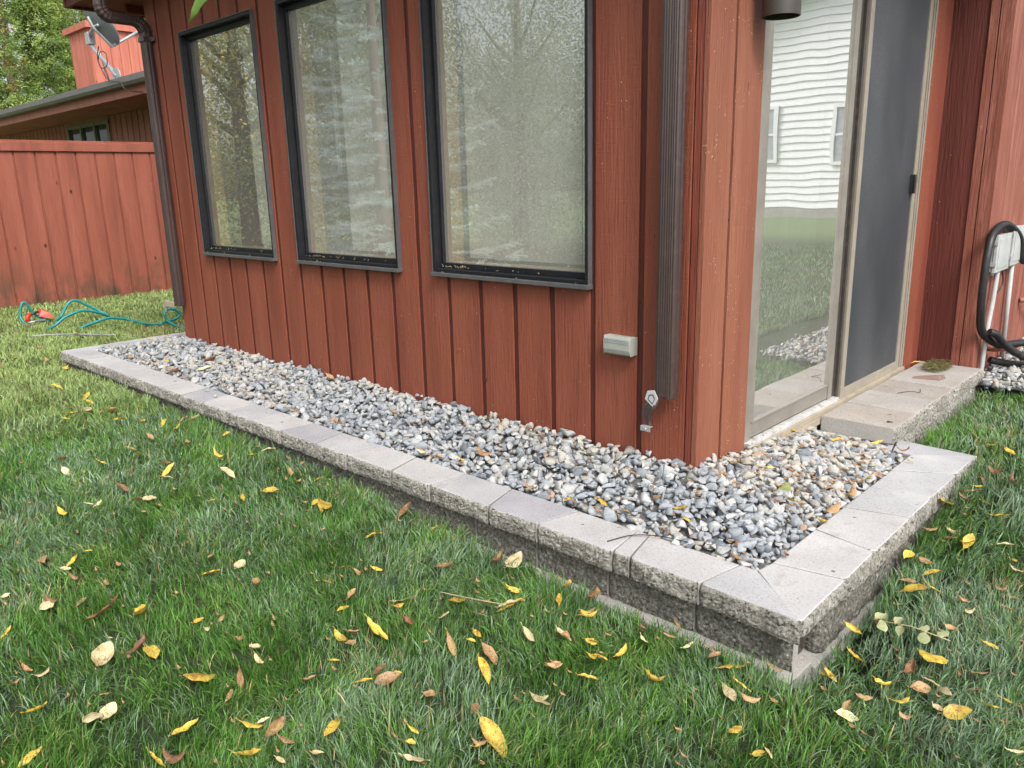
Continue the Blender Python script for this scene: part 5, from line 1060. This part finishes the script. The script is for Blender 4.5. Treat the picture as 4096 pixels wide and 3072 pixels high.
# ------------------------------------------------------------------ fallen leaves
def leaf_mesh(shape, L, seed):
    rr = random.Random(seed); nu, nv = 12, 6; W_ = {'l': rr.uniform(.12, .18), 'o': rr.uniform(.20, .30), 'c': rr.uniform(.18, .28)}[shape]
    curl = {'l': rr.uniform(.7, 1.9), 'o': rr.uniform(.5, 1.5), 'c': rr.uniform(1.8, 3.2)}[shape] * rr.choice([1, 1, -1]); bend = {'l': rr.uniform(-.7, 1.1), 'o': rr.uniform(-.6, .9), 'c': rr.uniform(.8, 2.4)}[shape]; twist = rr.uniform(-.9, .9) * (1.5 if shape == 'c' else .6); sweep = rr.uniform(-.7, .7) * (1 if shape != 'o' else .3)
    V, F = [], []; pos = Vector((0, 0, 0)); ang = -bend / 2; sw = -sweep / 2; du = 1 / nu; px0 = rr.uniform(.75, 1.25); ph = rr.uniform(0, 6)
    for i in range(nu + 1):
        u = i / nu; wd = W_ * math.sin(math.pi * u ** px0) ** .75 if 0 < u < 1 else 0.004
        T = Vector((math.cos(ang) * math.cos(sw), math.cos(ang) * math.sin(sw), math.sin(ang))); S = Vector((-math.sin(sw), math.cos(sw), 0)); Nn = T.cross(S); tw = twist * (u - .5); S2 = S * math.cos(tw) + Nn * math.sin(tw); N2 = T.cross(S2)
        for j in range(nv + 1):
            v = -1 + 2 * j / nv; a = curl * v * .5; x = wd * (math.sin(a) / (curl * .5) if abs(curl) > .05 else v); z = wd * (1 - math.cos(a)) / (curl * .5) if abs(curl) > .05 else 0
            z += .022 * math.sin(u * 15 + ph + v * 2.5) * abs(v) + (.02 * abs(v) if shape != 'c' else 0); V.append(pos + S2 * x + N2 * z)
        pos = pos + T * du; ang += bend * du; sw += sweep * du
    for i in range(nu):
        for j in range(nv): k = i * (nv + 1) + j; F.append((k, k + 1, k + nv + 2, k + nv + 1))
    c = sum(V, Vector()) / len(V); V = [(v - c) * L for v in V]; mz = min(v.z for v in V); V = [(v.x, v.y, v.z - mz) for v in V]
    st0 = Vector(V[nv // 2]); st = [st0 + Vector((-L * .03 * k, L * .008 * k * k * rr.choice([-1, 1]) * .3, .001 * k)) for k in range(5)]
    mb = MB(); mb.add(V, F, 0, True); mb.tube(st, .0009, 5); me = bpy.data.meshes.new('fallen_leaf'); me.from_pydata(mb.v, [], mb.f); me.polygons.foreach_set('use_smooth', [True] * len(mb.f)); me.update(); return me
CN = {'y': 'yellow', 'p': 'pale cream', 't': 'tan', 'b': 'brown', 'r': 'rust red', 'g': 'green'}; SN = {'l': 'narrow', 'o': 'broad', 'c': 'curled'}
def zone(x, y, s_):
    if s_ == 'S': return 'along the screen door on the step'
    if s_ == 'G':
        if y > 0.3: return 'on the gravel beside the door sill'
        if x > 0: return 'on the gravel near the front corner'
        return 'on the middle gravel by the windows' if x > -2.2 else 'on the far gravel'
    if x > .63 and y > -.6: return 'in the grass beside the step' if y > .75 else ('in the grass along the right-hand caps' if y > .1 else 'in the grass right of the mitred corner')
    if x < -4.6: return 'on the far lawn by the hose'
    dist = math.hypot(x - CAM.x, y - CAM.y)
    if y > -.95: return 'on the lawn close under the front blocks' if x > -1.6 else 'on the lawn close under the far caps'
    if dist < 1.75: return 'in the nearest grass at the bottom right' if x > .3 else 'in the nearest grass at the bottom'
    if dist < 2.5: return 'in the foreground grass right of centre' if x > -.25 else 'in the foreground grass left of centre'
    if dist < 3.6: return 'on the lawn in the left middle ground'
    return 'on the lawn at the left behind the middle ground'
LV = []
for x, y, L, a, kc, ks, kf in LEAVES: LV.append((x, y, L, a, 'yptbrg'[kc], 'loc'[ks], 'LGS'[kf]))
def leaf_z(x, y, s_): return float(hv(x, y)) + .008 if s_ == 'L' else (float(gv(x, y)) + .014 if s_ == 'G' else .074)
objs = []; buckets = {}
for i, (x, y, L, a, c_, sh, s_) in enumerate(LV[:292]):
    if s_ == 'L' and L > .085 and c_ != 'r': L *= .9
    me = leaf_mesh(sh, L * (1.12 if sh != 'l' else 1.05), i); me.materials.append(leaf_mats[c_]); o = bpy.data.objects.new('fallen_leaf', me); C.objects.link(o)
    tilt = .5 if s_ != 'S' else .08
    o.location = (x, y, leaf_z(x, y, s_)); o.rotation_euler = (random.uniform(-tilt, tilt), random.uniform(-tilt, tilt), R(a)); o['category'] = 'leaf'; o['group'] = 'fallen autumn leaves'
    dx, dy, dz = x - CAM.x, y - CAM.y, o.location.z - CAM.z; v3 = Vector((dx, dy, dz)); f_ = v3.dot(FW); sx_ = v3.dot(RX) / f_; sy_ = -v3.dot(UP) / f_
    buckets.setdefault((c_, sh, zone(x, y, s_)), []).append((sx_, sy_, o))
    # lay it on the ground even if tilted
ORD = ['', 'second', 'third', 'fourth', 'fifth', 'sixth', 'seventh', 'eighth', 'ninth', 'tenth', 'eleventh', 'twelfth', 'thirteenth', 'fourteenth', 'fifteenth', 'sixteenth', 'seventeenth', 'eighteenth', 'nineteenth', 'twentieth']
for (c_, sh, zn), L_ in buckets.items():
    L_.sort(key=lambda t: t[0]); n = len(L_)
    for i, (_, _, o) in enumerate(L_):
        if n == 1: o['label'] = '%s %s leaf %s' % (CN[c_], SN[sh], zn)
        elif n == 2: o['label'] = '%s of two %s %s leaves %s' % (['left', 'right'][i], CN[c_], SN[sh], zn)
        elif i == 0: o['label'] = 'leftmost %s %s leaf %s' % (CN[c_], SN[sh], zn)
        elif i == n - 1: o['label'] = 'rightmost %s %s leaf %s' % (CN[c_], SN[sh], zn)
        else: o['label'] = '%s from left %s %s leaf %s' % (ORD[min(i, 19)], CN[c_], SN[sh], zn)
mb = MB()
for i, (x, y, L, a, c_, sh, s_) in enumerate(LV[292:]):
    me = leaf_mesh(sh, L, 900 + i); ca, sa = math.cos(R(a)), math.sin(R(a)); z = leaf_z(x, y, s_)
    mb.add([(x + v.co.x * ca - v.co.y * sa, y + v.co.x * sa + v.co.y * ca, z + v.co.z) for v in me.vertices], [tuple(p.vertices) for p in me.polygons], 0, True)
for i in range(1500):     # crumbs of dead leaf lost in the grass and stones
    if i % 4 == 0: x, y, s_ = random.uniform(-4.7, .4), random.choice([random.uniform(-.34, -.02), -.345 + abs(random.gauss(0, .02))]), 'G'
    elif i % 4 == 1: x, y, s_ = random.uniform(0.02, .4), random.uniform(0, .94), 'G'
    else:
        r_ = random.uniform(1.2, 6); t_ = random.uniform(-1.5, .05); x, y, s_ = CAM.x + r_ * math.sin(t_), CAM.y + r_ * math.cos(t_), 'L'
        if (-5.02 < x < .68 and y > -.57) or (x > .3 and x < .7 and y > 1): continue
    me = leaf_mesh('c', random.uniform(.012, .026), 2000 + i); z = leaf_z(x, y, s_) - .006
    mb.add([(x + v.co.x, y + v.co.y, z + v.co.z) for v in me.vertices], [tuple(p.vertices) for p in me.polygons], 0, True)
tag(mb.build('leaf_litter', leaf_mats['t']), 'tiny crumpled leaf scraps scattered over lawn and gravel', 'leaf litter', kind='stuff')
# sprig with pale green leaves
e = empty('leafy_sprig', (0.79, -0.19, -0.13), 'wilted pale green leafy sprig on the grass right of the mitred corner', 'sprig')
P0, P1 = Vector((0.705, -0.20, -0.125)), Vector((0.905, -0.175, -0.125)); MB().tube([P0, (P0 + P1) / 2 + Vector((0, .01, .006)), P1], .0014, 6).build('stem', mat['twig'], e)
sg = leafmat('leaf_sage', (0.36, 0.40, 0.20), (0.44, 0.40, 0.22), (0.2, 0.2, 0.1))
for k, (u, s2) in enumerate([(.05, 1), (.12, -1), (.3, 1), (.38, -1), (.62, 1), (.68, -1), (.85, 1)]):
    me = leaf_mesh('o', random.uniform(.045, .06), 500 + k); me.materials.append(sg); o = bpy.data.objects.new('leaf', me); C.objects.link(o); p = P0.lerp(P1, u); a = s2 * random.uniform(.9, 1.5) + .1
    o.parent = e; o.location = p + Vector((math.cos(a) * .028, math.sin(a) * .028, 0)) - e.location; o.rotation_euler = (0, .1, a)

# ------------------------------------------------------------------ lawn grass
def grass():
    n0 = 860000; th0 = math.atan2(FW.x, FW.y); half = R(33 + 11)
    th = th0 + rng.uniform(-half, half, n0); side_ = rng.uniform(0, 1, n0) < .09; th = np.where(side_, th0 + rng.uniform(half, half + R(34), n0), th)
    # radial pdf: r*rho(r)
    rs = np.linspace(0.9, 13.5, 400); rho = np.where(rs < 2.6, 1.0, (2.6 / rs) ** 1.75) * rs; cdf = np.cumsum(rho); cdf /= cdf[-1]
    r_ = np.interp(rng.uniform(0, 1, n0), cdf, rs); x = CAM.x + r_ * np.sin(th); y = CAM.y + r_ * np.cos(th)
    bad = ((x > -5.03) & (x < 0.655) & (y > -0.566)) | ((x > -5.03) & (x < 0.38) & (y > 0)) | (x < -8.78) | (y > 2.83) & (x < -4) | ((x > .2) & (x < 1.2) & (y > 2.26 + .04 * np.sin(x * 30))) | ((x > 0.3) & (x < 0.39) & (y > 1.12) & (y < 2.46)) | ((x < 0) & (y > 1.0) & (x > -4.8))
    fix = (x > 0.655) | ((x > .385) & (y > 1.13))
    bad = bad & ~(fix & (y < 2.26)); x, y, r_ = x[~bad], y[~bad], r_[~bad]
    thin = (vnoise(x * 7.5 + 200, y * 7.5 + 200, 41) * .6 + vnoise(x * 21 + 200, y * 21 + 200, 42) * .4 < .42) & (rng.uniform(0, 1, len(x)) < .55)
    x, y, r_ = x[~thin], y[~thin], r_[~thin]
    # tufts: pull blades towards cell centres
    cs = .05; hx = np.floor(x / cs); hy = np.floor(y / cs); jx = (hx + .5 + (vnoise(hx * 1.0 + .01, hy * 1.0 + .01, 11) - .5)) * cs; jy = (hy + .5 + (vnoise(hx + .01, hy + .01, 12) - .5)) * cs
    pull = rng.uniform(0, .55, len(x)); x2, y2 = x + (jx - x) * pull, y + (jy - y) * pull
    ok = ~(((x2 > -5.03) & (x2 < 0.655) & (y2 > -0.566) & ~((x2 > .385) & (y2 > 1.13)))); x, y, r_ = x2[ok], y2[ok], r_[ok]
    n = len(x); z = lawn(x, y)
    big = vnoise(x * 1.3 + 100, y * 1.3 + 100, 21); mid = vnoise(x * 5 + 100, y * 5 + 100, 22); fine = vnoise(x * 19 + 100, y * 19 + 100, 23)
    L = (.022 + .020 * mid + .024 * rng.uniform(0, 1, n) + .014 * fine) * np.where(rng.uniform(0, 1, n) < .05, 1.35, 1)
    L = L * np.where((x < -4.6), .8, 1) * np.where((y > -.75) & (x < .7) | ((x > .6) & (x < .75)), 1.05, 1)
    az = 6.28 * vnoise(x * 2.6 + 60, y * 2.6 + 60, 24) * 1.6 + rng.normal(0, 1.15, n) + 3.0 * (fine - .5); ln = np.clip(.45 + .55 * mid + rng.normal(0, .40, n), .05, 1.7)
    wd = (.0009 + .0010 * rng.uniform(0, 1, n) ** 2) * np.clip(r_ / 2.3, 1, 3.4) ** .85
    dx, dy = np.cos(az), np.sin(az); fa = rng.uniform(0, 6.28, n); sx_, sy_ = np.cos(fa), np.sin(fa)
    l1, l2, l3 = ln * .35, ln * .8, ln * 1.25
    def pt(a1, f1, base):
        return np.stack([base[:, 0] + np.sin(a1) * dx * L * f1, base[:, 1] + np.sin(a1) * dy * L * f1, base[:, 2] + np.cos(a1) * L * f1], 1)
    b0 = np.stack([x, y, z], 1); m1 = pt(l1, .36, b0); m2 = pt(l2, .34, m1); tip = pt(np.clip(l3, 0, 1.75), .34, m2); W = np.stack([sx_ * wd, sy_ * wd, np.zeros(n)], 1)
    V = np.stack([b0 - W, b0 + W, m1 - W, m1 + W, m2 - W * .75, m2 + W * .75, tip], 1).reshape(-1, 3)
    k = (np.arange(n) * 7)[:, None]; loops = (k + np.array([0, 1, 3, 2, 2, 3, 5, 4, 4, 5, 6])[None]).ravel(); sizes = np.tile([4, 4, 3], n)
    g1 = np.array([.040, .120, .018]); g2 = np.array([.145, .29, .05]); bl = np.array([.20, .29, .18]); ye = np.array([.40, .48, .17]); br = np.array([.34, .27, .13])
    t_ = np.clip(mid * .7 + rng.uniform(-.35, .55, n), 0, 1)[:, None]; c_ = g1 * (1 - t_) + g2 * t_
    cool = ss(.52, .85, .5 * vnoise(x * 2.4 + 30, y * 2.4 + 30, 31) + .5 * vnoise(x * 7 + 30, y * 7 + 30, 37) + .26 * ss(.2, 1.0, x) + rng.uniform(-.42, .42, n))[:, None]; c_ = c_ * (1 - cool) + bl * rng.uniform(.75, 1.35, (n, 1)) * cool
    far = ss(3.5, 6.5, r_)[:, None] * .6 * (x < -3)[:, None]; c_ = c_ * (1 - far) + ye * far  # paler far blades: sunlight on the distant lawn mixed into their colour
    dry = rng.uniform(0, 1, n) < (.035 + .10 * ss(.72, .9, vnoise(x * 3.1 + 10, y * 3.1 + 10, 33)) + .3 * ((x < -4.9) & (x > -6.1) & (y > .25))); c_[dry] = br * rng.uniform(.6, 1.3, (dry.sum(), 1))
    c_ = c_ * rng.uniform(.6, 1.5, (n, 1))
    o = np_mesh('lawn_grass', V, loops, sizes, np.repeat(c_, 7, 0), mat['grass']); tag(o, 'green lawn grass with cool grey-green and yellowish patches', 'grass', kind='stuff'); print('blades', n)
grass()
